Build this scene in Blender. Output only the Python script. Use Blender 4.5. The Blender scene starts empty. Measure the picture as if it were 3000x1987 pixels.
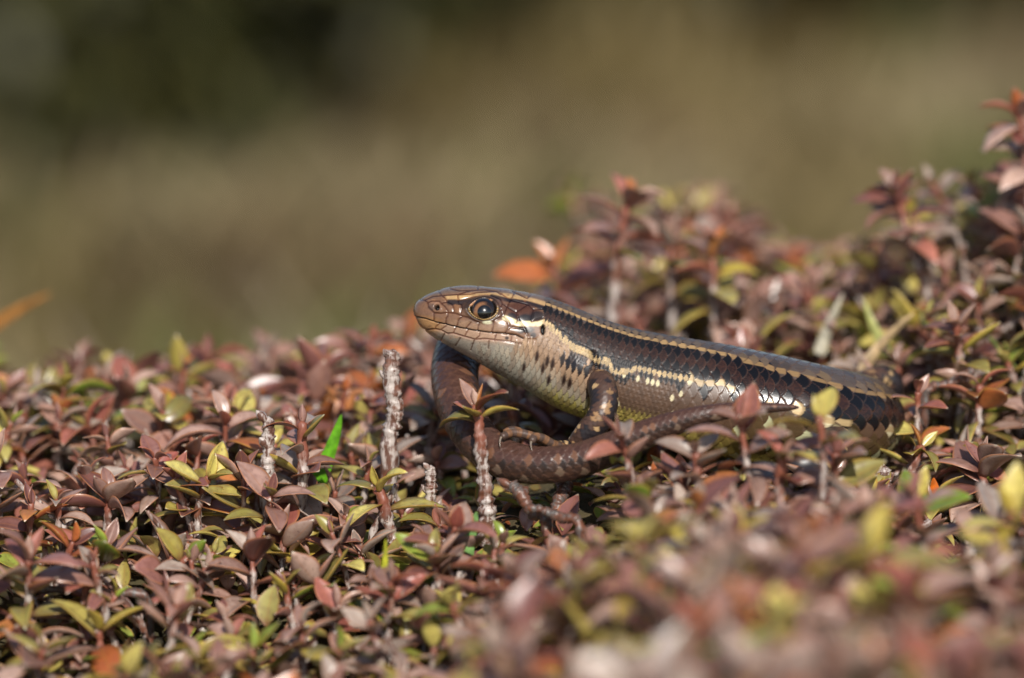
import bpy, math, random
import numpy as np
from mathutils import Matrix, Vector

# ------------------------------------------------------------------ camera, sky, sun
sc = bpy.context.scene
MM = 0.001                                   # everything below is laid out in millimetres
DIST, PITCH, PXMM = 560.0, math.radians(10.0), 29.0
CP, SP = math.cos(PITCH), math.sin(PITCH)

cam_d = bpy.data.cameras.new('camera')
cam = bpy.data.objects.new('camera', cam_d)
sc.collection.objects.link(cam)
cam.location = (0.0, -DIST * CP * MM, DIST * SP * MM)
cam.rotation_euler = (math.pi / 2 - PITCH, 0, 0)
cam_d.sensor_width = 36.0
cam_d.lens = 36.0 * DIST / (3000.0 / PXMM)
cam_d.clip_start = 0.02
cam_d.clip_end = 200.0
cam_d.dof.use_dof = True
cam_d.dof.focus_distance = (DIST - 4.5) * MM
cam_d.dof.aperture_fstop = 12.8
cam_d.dof.aperture_blades = 7
sc.camera = cam

SUN_EL, SUN_AZ = math.radians(36), math.radians(9)   # azimuth measured at the camera side, negative = from the left
sun_dir = Vector((math.sin(SUN_AZ) * math.cos(SUN_EL), -math.cos(SUN_AZ) * math.cos(SUN_EL), math.sin(SUN_EL)))
world = bpy.data.worlds.new('World')
sc.world = world
world.use_nodes = True
wn = world.node_tree
sky = wn.nodes.new('ShaderNodeTexSky')
sky.sky_type = 'NISHITA'
sky.sun_disc = False
sky.sun_elevation = SUN_EL
sky.sun_rotation = math.atan2(sun_dir.x, sun_dir.y)
bg = wn.nodes['Background']
bg.inputs['Strength'].default_value = 0.11
wn.links.new(sky.outputs['Color'], bg.inputs['Color'])
sun_l = bpy.data.lights.new('sun', 'SUN')
sun_l.energy = 5.0
sun_l.angle = math.radians(0.53)
sun_l.color = (1.0, 0.955, 0.89)
sun = bpy.data.objects.new('sun', sun_l)
sc.collection.objects.link(sun)
sun.rotation_euler = sun_dir.to_track_quat('Z', 'Y').to_euler()
sc.view_settings.view_transform = 'Standard'
sc.view_settings.look = 'None'
sc.view_settings.gamma = 1.0
sc.view_settings.exposure = 0.06
sc.view_settings.use_curve_mapping = False
sc.render.engine = 'CYCLES'
sc.cycles.use_denoising = True
sc.cycles.max_bounces = 8
sc.cycles.diffuse_bounces = 3
sc.cycles.glossy_bounces = 3
sc.cycles.transmission_bounces = 4
sc.cycles.sample_clamp_indirect = 4.0

# ------------------------------------------------------------------ helpers
rng = np.random.default_rng(7)
random.seed(7)
COL = sc.collection


def unproj(px, py, Y):
    """photo pixel + distance (mm behind the lizard's plane) -> mm position"""
    V = (993.5 - py) / PXMM
    z = (V * (1 + Y * CP / DIST) - Y * SP) / (CP + V * SP / DIST)
    d = DIST + Y * CP - z * SP
    return np.array([(px - 1500.0) / PXMM * d / DIST, Y, z])


def proj(P):
    P = np.asarray(P, float)
    d = DIST + P[..., 1] * CP - P[..., 2] * SP
    return np.stack([1500 + PXMM * P[..., 0] * DIST / d,
                     993.5 - PXMM * (P[..., 2] * CP + P[..., 1] * SP) * DIST / d], -1)


def lin(r, g, b):
    c = np.array([r, g, b], float) / 255.0
    return np.where(c <= 0.04045, c / 12.92, ((c + 0.055) / 1.055) ** 2.4)


def smooth(a, b, x):
    t = np.clip((x - a) / (b - a), 0, 1)
    return t * t * (3 - 2 * t)


def norm(v):
    v = np.asarray(v, float)
    return v / np.maximum(np.linalg.norm(v, axis=-1, keepdims=True), 1e-9)


def hash1(*a):
    h = np.zeros_like(np.asarray(a[0], float))
    for i, x in enumerate(a):
        h = h + np.asarray(x, float) * (12.9898, 78.233, 37.719, 4.581)[i]
    return np.modf(np.abs(np.sin(h) * 43758.5453))[0]


def vnoise(x, y):
    xi, yi = np.floor(x), np.floor(y)
    fx, fy = x - xi, y - yi
    fx, fy = fx * fx * (3 - 2 * fx), fy * fy * (3 - 2 * fy)
    a, b = hash1(xi, yi), hash1(xi + 1, yi)
    c, d = hash1(xi, yi + 1), hash1(xi + 1, yi + 1)
    return a + (b - a) * fx + (c - a) * fy + (a - b - c + d) * fx * fy


def catmull(P, n):
    """dense Catmull-Rom through the rows of P, n samples in all; returns samples and the row parameter"""
    P = np.asarray(P, float)
    m = len(P)
    t = np.linspace(0, m - 1, n)
    i = np.clip(np.floor(t).astype(int), 0, m - 2)
    f = (t - i)[:, None]
    Q = np.vstack([2 * P[0] - P[1], P, 2 * P[-1] - P[-2]])
    p0, p1, p2, p3 = Q[i], Q[i + 1], Q[i + 2], Q[i + 3]
    return 0.5 * ((2 * p1) + (-p0 + p2) * f + (2 * p0 - 5 * p1 + 4 * p2 - p3) * f ** 2
                  + (-p0 + 3 * p1 - 3 * p2 + p3) * f ** 3), t


def mesh_np(name, V, F, mats, cols=None, uvs=None, smooth_shade=True, mat_idx=None):
    """V in mm; F int array (n,3|4) or list of such arrays"""
    if not isinstance(F, (list, tuple)):
        F = [F]
    F = [np.asarray(f, np.int32) for f in F if len(f)]
    me = bpy.data.meshes.new(name)
    V = np.asarray(V, np.float32) * MM
    nl = sum(f.size for f in F)
    npoly = sum(len(f) for f in F)
    me.vertices.add(len(V))
    me.vertices.foreach_set('co', V.ravel())
    me.loops.add(nl)
    loops = np.concatenate([f.ravel() for f in F])
    me.loops.foreach_set('vertex_index', loops)
    me.polygons.add(npoly)
    tot = np.concatenate([np.full(len(f), f.shape[1], np.int32) for f in F])
    me.polygons.foreach_set('loop_start', np.concatenate([[0], np.cumsum(tot)[:-1]]).astype(np.int32))
    me.polygons.foreach_set('loop_total', tot)
    if mat_idx is not None:
        me.polygons.foreach_set('material_index', np.asarray(mat_idx, np.int32))
    me.update(calc_edges=True)
    if smooth_shade:
        me.polygons.foreach_set('use_smooth', np.ones(npoly, bool))
    if cols is not None:
        a = me.color_attributes.new('col', 'FLOAT_COLOR', 'POINT')
        c = np.ones((len(V), 4), np.float32)
        c[:, :np.shape(cols)[1]] = cols
        a.data.foreach_set('color', c.ravel())
    if uvs is not None:
        uv = me.uv_layers.new(name='UVMap')
        uv.data.foreach_set('uv', np.asarray(uvs, np.float32)[loops].ravel())
    for m in (mats if isinstance(mats, (list, tuple)) else [mats]):
        me.materials.append(m)
    me.validate()
    return me


def link(name, me, parent=None, mat=None, **props):
    o = bpy.data.objects.new(name, me)
    COL.objects.link(o)
    if parent is not None:
        o.parent = parent
    if mat is not None:
        o.matrix_basis = mat
    for k, v in props.items():
        o[k] = v
    return o


def empty(name, loc, label, category, group=None):
    o = bpy.data.objects.new(name, None)
    COL.objects.link(o)
    o.location = [c * MM for c in loc]
    o.empty_display_size = 0.002
    o['label'] = label
    o['category'] = category
    if group:
        o['group'] = group
    return o


def grid_faces(nr, nc, closed=True):
    r = np.arange(nr - 1)[:, None]
    c = np.arange(nc if closed else nc - 1)[None, :]
    c2 = (c + 1) % nc
    return np.stack([r * nc + c, (r + 1) * nc + c, (r + 1) * nc + c2, r * nc + c2], -1).reshape(-1, 4)


def tube(P, R, ns, ref=(0.31, -0.2, 0.93), wob=0.0, seed=0, up=None):
    """tube along P (n,3) with radii R (n,); returns V,F,uv (rings x ns)"""
    P = np.asarray(P, float)
    n = len(P)
    T = norm(np.gradient(P, axis=0))
    if up is None:
        U = np.zeros_like(P)
        u = np.asarray(ref, float)
        for i in range(n):
            u = u - T[i] * np.dot(u, T[i])
            if np.linalg.norm(u) < 1e-3:
                u = np.array([1.0, 0, 0]) - T[i] * T[i][0]
            u = u / np.linalg.norm(u)
            U[i] = u
    else:
        U = norm(up - T * np.sum(up * T, -1, keepdims=True))
    S = np.cross(T, U)
    a = np.linspace(0, 2 * math.pi, ns, endpoint=False)
    r = np.asarray(R, float)[:, None] * np.ones((1, ns))
    if wob:
        r = r * (1 + wob * (vnoise(np.arange(n)[:, None] * 0.55 + seed * 3.1 + 0 * a, np.cos(a)[None] * 1.2 + seed) - 0.5)
                 + wob * 0.7 * (vnoise(np.arange(n)[:, None] * 1.3 + seed, np.sin(a)[None] * 2 + 9) - 0.5))
    V = P[:, None] + r[..., None] * (np.cos(a)[None, :, None] * U[:, None] + np.sin(a)[None, :, None] * S[:, None])
    uv = np.stack([np.broadcast_to(a / (2 * math.pi), (n, ns)), np.broadcast_to(np.linspace(0, 1, n)[:, None], (n, ns))], -1)
    F = grid_faces(n, ns)
    V = V.reshape(-1, 3)
    nv = len(V)
    V = np.vstack([V, P[0], P[-1] + T[-1] * R[-1] * 0.6])
    k = np.arange(ns)
    cap0 = np.stack([np.full(ns, nv), k, (k + 1) % ns], -1)
    cap1 = np.stack([np.full(ns, nv + 1), (n - 1) * ns + (k + 1) % ns, (n - 1) * ns + k], -1)
    uv = np.vstack([uv.reshape(-1, 2), [[0, 0], [0, 1]]])
    return V, [F, np.vstack([cap0, cap1])], uv


# ------------------------------------------------------------------ node helpers / materials
def new_mat(name):
    m = bpy.data.materials.new(name)
    m.use_nodes = True
    nt = m.node_tree
    return m, nt, nt.nodes['Principled BSDF'], nt.nodes['Material Output']


def N(nt, typ, **kw):
    n = nt.nodes.new(typ)
    for k, v in kw.items():
        setattr(n, k, v)
    return n


def mixc(nt, fac, a, b, blend='MIX'):
    n = N(nt, 'ShaderNodeMix', data_type='RGBA', blend_type=blend)
    for sock, v in ((0, fac), (6, a), (7, b)):
        if hasattr(v, 'links') or isinstance(v, bpy.types.NodeSocket):
            nt.links.new(v, n.inputs[sock])
        elif sock == 0:
            n.inputs[0].default_value = v
        else:
            n.inputs[sock].default_value = (*[float(x) for x in v], 1)
    return n.outputs[2]


def mrange(nt, v, a, b, c=0.0, d=1.0, smoothstep=True):
    n = N(nt, 'ShaderNodeMapRange')
    n.interpolation_type = 'SMOOTHSTEP' if smoothstep else 'LINEAR'
    nt.links.new(v, n.inputs[0])
    for i, x in enumerate((a, b, c, d)):
        n.inputs[i + 1].default_value = x
    return n.outputs[0]


def math_n(nt, op, a, b=None):
    n = N(nt, 'ShaderNodeMath', operation=op)
    for i, v in enumerate((a, b)):
        if v is None:
            continue
        if isinstance(v, bpy.types.NodeSocket):
            nt.links.new(v, n.inputs[i])
        else:
            n.inputs[i].default_value = v
    return n.outputs[0]


def noise(nt, vec, scale, detail=3, rough=0.55):
    n = N(nt, 'ShaderNodeTexNoise')
    n.inputs['Scale'].default_value = scale
    n.inputs['Detail'].default_value = detail
    n.inputs['Roughness'].default_value = rough
    if vec is not None:
        nt.links.new(vec, n.inputs['Vector'])
    return n.outputs['Fac']


def leaf_material(name, c0=None, c1=None, edge=(0.33, 0.15, 0.06), base=(0.17, 0.05, 0.032), attr=False, rough=0.33):
    m, nt, b, out = new_mat(name)
    tc = N(nt, 'ShaderNodeTexCoord')
    geo = N(nt, 'ShaderNodeNewGeometry')
    sep = N(nt, 'ShaderNodeSeparateXYZ')
    nt.links.new(tc.outputs['UV'], sep.inputs[0])
    u, v = sep.outputs[0], sep.outputs[1]
    if attr:
        ca = N(nt, 'ShaderNodeVertexColor', layer_name='col')
        col = ca.outputs['Color']
        vec = geo.outputs['Position']
    else:
        oi = N(nt, 'ShaderNodeObjectInfo')
        col = mixc(nt, oi.outputs['Random'], c0, c1)
        r2 = math_n(nt, 'FRACT', math_n(nt, 'MULTIPLY', oi.outputs['Random'], 7.31))
        hv = N(nt, 'ShaderNodeHueSaturation')
        nt.links.new(col, hv.inputs['Color'])
        nt.links.new(mrange(nt, r2, 0, 1, 0.72, 1.25, False), hv.inputs['Value'])
        col = hv.outputs[0]
        vec = geo.outputs['Position']
    du = math_n(nt, 'ABSOLUTE', math_n(nt, 'SUBTRACT', u, 0.5))
    nz = noise(nt, vec, 1100, 3)
    spots = noise(nt, vec, 2300, 2)
    col = mixc(nt, mrange(nt, nz, 0.35, 0.7), col, mixc(nt, 0.35, col, (0.13, 0.045, 0.035)))
    # reddish dark flecks, midrib, coloured margin and leaf base
    col = mixc(nt, mrange(nt, spots, 0.64, 0.72, 0, 0.55), col, (0.07, 0.014, 0.014))
    col = mixc(nt, mrange(nt, du, 0.045, 0.0, 0, 0.35), col, edge)
    col = mixc(nt, mrange(nt, du, 0.40, 0.49, 0, 0.7), col, edge)
    col = mixc(nt, mrange(nt, v, 0.30, 0.0, 0, 0.8), col, base)
    col = mixc(nt, mrange(nt, v, 0.93, 0.99, 0, 0.7), col, (0.42, 0.36, 0.26))
    nt.links.new(col, b.inputs['Base Color'])
    b.inputs['Roughness'].default_value = rough
    b.inputs['Specular IOR Level'].default_value = 0.8
    bump = N(nt, 'ShaderNodeBump')
    bump.inputs['Strength'].default_value = 0.5
    bump.inputs['Distance'].default_value = 0.000012
    fine = noise(nt, vec, 9000, 2)
    veins = N(nt, 'ShaderNodeTexWave', wave_type='BANDS', bands_direction='X')
    nt.links.new(tc.outputs['UV'], veins.inputs['Vector'])
    veins.inputs['Scale'].default_value = 2.6
    hsum = math_n(nt, 'ADD', fine, math_n(nt, 'MULTIPLY', veins.outputs['Fac'], 0.25))
    nt.links.new(hsum, bump.inputs['Height'])
    nt.links.new(bump.outputs[0], b.inputs['Normal'])
    tr = N(nt, 'ShaderNodeBsdfTranslucent')
    nt.links.new(mixc(nt, 0.4, col, (0.4, 0.3, 0.05), 'MULTIPLY'), tr.inputs['Color'])
    nt.links.new(col, tr.inputs['Color'])
    ms = N(nt, 'ShaderNodeMixShader')
    ms.inputs[0].default_value = 0.22
    nt.links.new(b.outputs[0], ms.inputs[1])
    nt.links.new(tr.outputs[0], ms.inputs[2])
    nt.links.new(ms.outputs[0], out.inputs[0])
    return m


LEAFC = {   # two ends of each kind's colour range (linear)
    'bronze': (lin(150, 110, 98), lin(192, 162, 146)),
    'plum': (lin(122, 78, 72), lin(154, 106, 96)),
    'olive': (lin(138, 130, 66), lin(176, 164, 92)),
    'yellow': (lin(188, 168, 68), lin(212, 198, 112)),
    'green': (lin(112, 138, 44), lin(160, 172, 76)),
    'orange': (lin(172, 92, 48), lin(200, 130, 76)),
    'red': (lin(154, 84, 72), lin(186, 122, 104)),
    'grey': (lin(150, 132, 120), lin(186, 170, 156)),
}
LEAFM = {k: leaf_material('leaf_' + k, a, b, edge=tuple(lin(176, 112, 66)) if k in ('bronze', 'plum', 'grey', 'red') else tuple(lin(172, 128, 52)))
         for k, (a, b) in LEAFC.items()}
LEAFM_ATTR = leaf_material('leaf_mixed', attr=True, edge=tuple(lin(170, 112, 64)))


def stem_material(name, red=True, attr=False, pale=1.0):
    m, nt, b, out = new_mat(name)
    tc = N(nt, 'ShaderNodeTexCoord')
    geo = N(nt, 'ShaderNodeNewGeometry')
    sep = N(nt, 'ShaderNodeSeparateXYZ')
    nt.links.new(tc.outputs['UV'], sep.inputs[0])
    mp = N(nt, 'ShaderNodeMapping')
    mp.inputs['Scale'].default_value = (1, 1, 0.33)
    nt.links.new(geo.outputs['Position'], mp.inputs['Vector'])
    n1 = noise(nt, mp.outputs[0], 1900, 4, 0.65)
    n2 = noise(nt, geo.outputs['Position'], 700, 3)
    bark = mixc(nt, mrange(nt, n1, 0.42, 0.58), lin(92, 62, 50), lin(176 * pale, 164 * pale, 156 * pale))
    bark = mixc(nt, mrange(nt, n2, 0.5, 0.66, 0, 0.8), bark, lin(110, 66, 46))
    if red:
        rd = mixc(nt, n1, lin(88, 42, 34), lin(156, 96, 74))
        bark = mixc(nt, mrange(nt, math_n(nt, 'ADD', sep.outputs[1], math_n(nt, 'MULTIPLY', n2, 0.3)), 0.86, 1.04), bark, rd)
    nt.links.new(bark, b.inputs['Base Color'])
    b.inputs['Roughness'].default_value = 0.42
    bump = N(nt, 'ShaderNodeBump')
    bump.inputs['Strength'].default_value = 0.9
    bump.inputs['Distance'].default_value = 0.00007
    nt.links.new(n1, bump.inputs['Height'])
    nt.links.new(bump.outputs[0], b.inputs['Normal'])
    return m


STEM = stem_material('heath_stem')
TWIG = stem_material('dead_twig', red=False)
DARKTWIG = stem_material('dark_twig', red=False, pale=0.5)


def simple_mat(name, colr, rough=0.5, attr=False, nscale=None, spec=0.5, trans=0.0):
    m, nt, b, out = new_mat(name)
    if attr:
        ca = N(nt, 'ShaderNodeVertexColor', layer_name='col')
        c = ca.outputs['Color']
    else:
        rgb = N(nt, 'ShaderNodeRGB')
        rgb.outputs[0].default_value = (*[float(x) for x in colr], 1)
        c = rgb.outputs[0]
    if nscale:
        geo = N(nt, 'ShaderNodeNewGeometry')
        nz = noise(nt, geo.outputs['Position'], nscale, 4)
        hv = N(nt, 'ShaderNodeHueSaturation')
        nt.links.new(c, hv.inputs['Color'])
        nt.links.new(mrange(nt, nz, 0.25, 0.75, 0.55, 1.4), hv.inputs['Value'])
        c = hv.outputs[0]
        bump = N(nt, 'ShaderNodeBump')
        bump.inputs['Strength'].default_value = 0.5
        bump.inputs['Distance'].default_value = 0.08 / nscale
        nt.links.new(nz, bump.inputs['Height'])
        nt.links.new(bump.outputs[0], b.inputs['Normal'])
    nt.links.new(c, b.inputs['Base Color'])
    b.inputs['Roughness'].default_value = rough
    b.inputs['Specular IOR Level'].default_value = spec
    if trans:
        tr = N(nt, 'ShaderNodeBsdfTranslucent')
        nt.links.new(c, tr.inputs['Color'])
        ms = N(nt, 'ShaderNodeMixShader')
        ms.inputs[0].default_value = trans
        nt.links.new(b.outputs[0], ms.inputs[1])
        nt.links.new(tr.outputs[0], ms.inputs[2])
        nt.links.new(ms.outputs[0], out.inputs[0])
    return m


# ------------------------------------------------------------------ terrain: height of the plant cushion from what the photo shows
CAN = np.array([unproj(*c) for c in (
    (-300, 1330, 0), (200, 1340, 0), (800, 1330, 0), (1150, 1350, 0), (1250, 1400, 0),
    (-300, 1190, 25), (200, 1190, 25), (800, 1180, 25), (1150, 1130, 25), (1350, 1080, 25),
    (-300, 1095, 58), (200, 1095, 58), (1000, 1085, 58), (1300, 1020, 60),
    (-300, 1600, -14), (100, 1600, -14), (600, 1610, -14), (1200, 1600, -15), (1450, 1620, -18), (1600, 1620, -20),
    (-300, 1850, -30), (100, 1870, -30), (700, 1870, -30), (1200, 1850, -30), (100, 2100, -46), (700, 2100, -46), (1250, 2060, -46),
    (1500, 1450, -5), (1700, 1430, -5), (1900, 1420, -5), (2300, 1450, -5), (1500, 1330, 10), (1900, 1300, 12), (2300, 1320, 12), (2550, 1350, 10),
    (1700, 1130, 26), (2000, 1140, 26), (2300, 1150, 26), (2500, 1130, 24), (1450, 1020, 40),
    (1600, 900, 52), (1850, 790, 52), (2100, 750, 52), (2400, 950, 52),
    (1500, 880, 82), (2000, 610, 85), (2450, 800, 90),
    (2720, 1160, 8), (2900, 1120, 8), (3200, 1100, 8), (2650, 1000, 26), (2900, 850, 28), (3200, 700, 28),
    (2650, 780, 45), (2950, 470, 46), (3250, 300, 46), (2750, 760, 62), (3200, 450, 65),
    (1780, 1450, -24), (1950, 1370, -25), (2150, 1310, -26), (2400, 1310, -28), (2570, 1490, -25), (2680, 1500, -14),
    (1700, 1650, -52), (2100, 1560, -54), (2500, 1560, -54), (1550, 1780, -72), (2000, 1700, -82), (2500, 1690, -82),
    (300, 2350, -65), (900, 2350, -65), (1250, 2300, -72), (-300, 2300, -60), (600, 2600, -100), (1200, 2600, -100), (1600, 2050, -92), (2100, 1950, -105), (2600, 1950, -105),
    (2780, 1500, -6), (2870, 1560, -10), (2850, 1850, -16), (2960, 1500, -30), (3000, 1700, -58), (3000, 1950, -80), (3200, 1600, -50),
)])


def canopy(x, y, w=8.5):
    x, y = np.asarray(x, float), np.asarray(y, float)
    d2 = (x[..., None] - CAN[:, 0]) ** 2 + (y[..., None] - CAN[:, 1]) ** 2
    k = np.exp(-d2 / (2 * w * w)) + 1e-3 / (1 + d2 / 200.0) ** 2
    z = (k * CAN[:, 2]).sum(-1) / k.sum(-1)
    y0 = np.where(x > -2, 92.0, 62.0) - 10 * smooth(-20, 20, x) * 0
    y0 = 50 + 42 * smooth(-12, 14, x)
    f = smooth(0, 150, y - y0)
    return z * (1 - f) + f * (-140.0)


def ground_z(x, y):
    g = canopy(x, y, 11.0) - 9.5
    liz = np.exp(-(((np.asarray(x) - 20) / 26.0) ** 4 + ((np.asarray(y) - 3) / 17.0) ** 4))
    g = g * (1 - liz) + liz * (-15.2 - 0.02 * (np.asarray(x) - 20))
    return g + 0.8 * (vnoise(np.asarray(x) * 0.35 + 50, np.asarray(y) * 0.35 + 50) - 0.5)


def far_ground(X, Y):
    Z = ground_z(np.clip(X, -100, 100), np.clip(Y, -135, 260))
    f = smooth(100, 200, np.abs(X)) * smooth(320, 260, Y)
    return Z * (1 - f) - (22 + 128 * smooth(60, 240, Y)) * f


def ground_mesh():
    near = np.arange(-90, 91, 2.0)
    far = np.array([130, 200, 320, 520, 900, 2000, 6000, 20000, 60000.0])
    xs = np.concatenate([-far[::-1], near, far])
    ys = np.concatenate([-far[::-1][:5], np.arange(-130, 131, 2.0), np.arange(136, 330, 8.0), [350, 450, 600, 900, 1300, 2000, 6000, 20000, 60000.0]])
    X, Y = np.meshgrid(xs, ys)
    Z = far_ground(X, Y)
    V = np.stack([X, Y, Z], -1).reshape(-1, 3)
    m, nt, b, out = new_mat('soil')
    geo = N(nt, 'ShaderNodeNewGeometry')
    n1 = noise(nt, geo.outputs['Position'], 260, 5, 0.65)
    n2 = noise(nt, geo.outputs['Position'], 14, 3)
    c = mixc(nt, mrange(nt, n1, 0.35, 0.65), lin(34, 25, 18), lin(82, 62, 42))
    c = mixc(nt, mrange(nt, n2, 0.4, 0.7, 0, 0.7), c, lin(84, 80, 46))
    nt.links.new(c, b.inputs['Base Color'])
    b.inputs['Roughness'].default_value = 0.9
    bump = N(nt, 'ShaderNodeBump')
    bump.inputs['Distance'].default_value = 0.001
    nt.links.new(n1, bump.inputs['Height'])
    nt.links.new(bump.outputs[0], b.inputs['Normal'])
    return mesh_np('ground', V, grid_faces(len(ys), len(xs), False), m)


link('ground', ground_mesh(), kind='structure', label='dark peaty soil under the low heath plants')

# ------------------------------------------------------------------ the lizard
def build_lizard():
    rows = []                                        # centre(3), up(3, half height), half width
    for Tx, Ty, Bx, By, hw in (
            (1212, 906, 1212, 914, 0.35), (1215, 896, 1215, 928, 1.0), (1221, 886, 1221, 941, 1.5), (1233, 876, 1233, 956, 2.0),
            (1250, 866, 1250, 971, 2.42), (1275, 856, 1272, 987, 2.85), (1305, 846, 1300, 1004, 3.25), (1340, 840, 1335, 1023, 3.65),
            (1380, 839, 1370, 1042, 4.05), (1420, 842, 1405, 1061, 4.35), (1470, 847, 1445, 1084, 4.6), (1520, 855, 1485, 1106, 4.65),
            (1570, 865, 1525, 1129, 4.6), (1620, 880, 1565, 1153, 4.55), (1670, 898, 1605, 1177, 4.7), (1720, 919, 1650, 1200, 5.0),
            (1780, 942, 1710, 1222, 5.3), (1850, 964, 1790, 1248, 5.6), (1930, 981, 1880, 1275, 5.9), (2030, 998, 1990, 1303, 6.2),
            (2130, 1014, 2100, 1328, 6.3), (2230, 1034, 2210, 1354, 6.3)):
        t, b = unproj(Tx, Ty, 0), unproj(Bx, By, 0)
        rows.append([*((t + b) / 2), *((t - b) / 2), hw])
    xt, R = 27.1, 8.0
    for be, zc, h, hw in ((14, -7.75, 5.5, 6.15), (38, -8.5, 5.35, 5.8), (62, -9.2, 5.1, 5.45), (86, -9.8, 4.8, 5.2), (112, -10.2, 4.5, 4.9), (140, -10.3, 4.2, 4.5), (168, -10.1, 3.9, 4.1)):
        a = math.radians(be)
        rows.append([xt + R * math.sin(a), R - R * math.cos(a), zc, 0, 0, h, hw])
    n_turn = len(rows)
    for px, py, Y, r, u in (
            (2050, 1165, 16, 3.6, (0, 0, 1)), (1850, 1112, 15.5, 3.2, (0, 0, 1)), (1650, 1045, 15, 2.85, (0, 0, 1)), (1500, 998, 13.5, 2.6, (0, -.1, 1)),
            (1420, 990, 11, 2.5, (-.1, -.2, .9)), (1362, 1008, 8, 2.42, (-.2, -.5, .7)), (1337, 1055, 5, 2.38, (-.2, -.8, .4)),
            (1333, 1120, 1.5, 2.33, (-.1, -.9, .1)), (1350, 1200, -2.5, 2.2, (.1, -.9, .2)), (1390, 1275, -6, 2.08, (.1, -.75, .6)),
            (1450, 1330, -8.5, 1.97, (0, -.55, .8)), (1520, 1357, -10, 1.87, (0, -.4, .9)), (1600, 1363, -11, 1.8, (0, -.3, .95)),
            (1690, 1350, -11.5, 1.72, (0, -.3, .95)), (1780, 1318, -12, 1.6, (0, -.3, .95)), (1870, 1280, -12.5, 1.42, (0, -.3, .95)),
            (1960, 1246, -13, 1.2, (0, -.3, .95)), (2050, 1219, -13.5, .95, (0, -.3, .95)), (2140, 1203, -13.5, .75, (0, -.3, .95)),
            (2230, 1196, -13, .55, (0, -.3, .95)), (2310, 1194, -12.5, .33, (0, -.3, .95)), (2338, 1194, -12.4, .12, (0, -.3, .95))):
        rows.append([*unproj(px, py, Y), *(norm(u) * r), r])
    dense, tt = catmull(rows, 9000)
    seg = np.linalg.norm(np.diff(dense[:, :3], axis=0), axis=1)
    s_d = np.concatenate([[0], np.cumsum(seg)])
    s_of = lambda row: float(np.interp(row, tt, s_d))
    s_h0, s_h1 = s_of(n_turn - 3.0), s_of(n_turn + 4.5)       # hidden behind the body
    s_all = np.concatenate([np.arange(0, s_h0, 0.095), np.arange(s_h0, s_h1, 0.32), np.arange(s_h1, s_d[-1], 0.115), [s_d[-1]]])
    A = np.stack([np.interp(s_all, s_d, dense[:, k]) for k in range(7)], -1)
    C, U, hw = A[:, :3], A[:, 3:6], A[:, 6]
    T = norm(np.gradient(C, axis=0))
    on_tail = smooth(s_of(n_turn - 1), s_of(n_turn + 1), s_all)[:, None]
    hgt = np.linalg.norm(U, axis=1, keepdims=True)
    Uo = norm(U - T * np.sum(U * T, -1, keepdims=True)) * hgt
    U = U * (1 - on_tail) + Uo * on_tail
    S = norm(np.cross(T, U))
    NF = 400
    ph = np.linspace(-math.pi, math.pi, NF, endpoint=False)       # 0 = back, + = the camera's side
    nr = len(s_all)
    cph, sph = np.cos(ph)[None], np.sin(ph)[None]
    lat = np.sign(sph) * np.abs(sph) ** 0.92
    body_f = smooth(14, 22, s_all)[:, None]
    lat = lat * (1 - body_f) + body_f * np.sign(sph) * np.abs(sph) ** 0.97
    side = hw[:, None] * lat
    P0 = C[:, None] + cph[..., None] * U[:, None] + side[..., None] * S[:, None]
    # profile coordinates (photo pixels of the camera-side half, used for both halves)
    Pl = C[:, None] + cph[..., None] * U[:, None] + np.abs(side)[..., None] * S[:, None]
    pxy = proj(Pl)
    px, py = pxy[..., 0], pxy[..., 1]
    aph = np.abs(ph)[None] * np.ones((nr, 1))
    s2 = s_all[:, None] * np.ones((1, NF))
    half = slice(NF // 2, NF)                                    # ph >= 0

    def line_to_sphi(pts):
        out = []
        sel = s_all < s_of(n_turn - 3)
        gx, gy = px[sel][:, half], py[sel][:, half]
        front = (np.cross(np.gradient(P0[sel], axis=0), np.gradient(P0[sel], axis=1))[:, half])
        for (x, y) in pts:
            d = (gx - x) ** 2 + (gy - y) ** 2
            d = d + np.where(front[..., 1] * 0 + (ph[half][None] < 0.08), 1e3, 0)
            i, j = np.unravel_index(np.argmin(d), d.shape)
            out.append((s_all[sel][i], ph[half][j]))
        out.sort()
        return np.array(out).T

    dl = line_to_sphi([(1480, 862), (1560, 880), (1620, 899), (1660, 915), (1740, 945), (1800, 968), (1850, 983), (1950, 1003), (2050, 1022),
                       (2150, 1047), (2250, 1076), (2350, 1100), (2420, 1120), (2480, 1139), (2540, 1152), (2600, 1166)])
    ml = line_to_sphi([(1600, 955), (1625, 975), (1660, 1003), (1700, 1023), (1740, 1043), (1765, 1062), (1800, 1082), (1850, 1086), (1900, 1091),
                       (1950, 1098), (2000, 1107), (2050, 1117), (2100, 1127), (2150, 1139), (2200, 1158), (2300, 1190), (2400, 1222),
                       (2450, 1235), (2500, 1246), (2550, 1256), (2600, 1262)])
    bl = line_to_sphi([(1620, 1120), (1700, 1165), (1850, 1208), (2000, 1245), (2200, 1290), (2450, 1310), (2580, 1312)])
    wobf = lambda s, k: (vnoise(np.asarray(s) * 0.9 + k, np.full(np.shape(s), k)) - 0.5)
    f_dl = lambda s: np.interp(s, *dl) + 0.03 * wobf(s, 3.0)
    f_ml = lambda s: np.interp(s, *ml) + 0.11 * wobf(s, 8.0)
    f_bl = lambda s: np.interp(s, *bl)

    # --- overlapping scales: length along the body, rows round it
    s_tail = s_of(n_turn)
    Ls = np.interp(s_all, [0, 10, 14, 19, 25, 32, 45, s_tail, s_tail + 30, s_d[-1]], [.55, .55, .58, .72, .95, 1.12, 1.2, 1.3, 1.25, .6])
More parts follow.
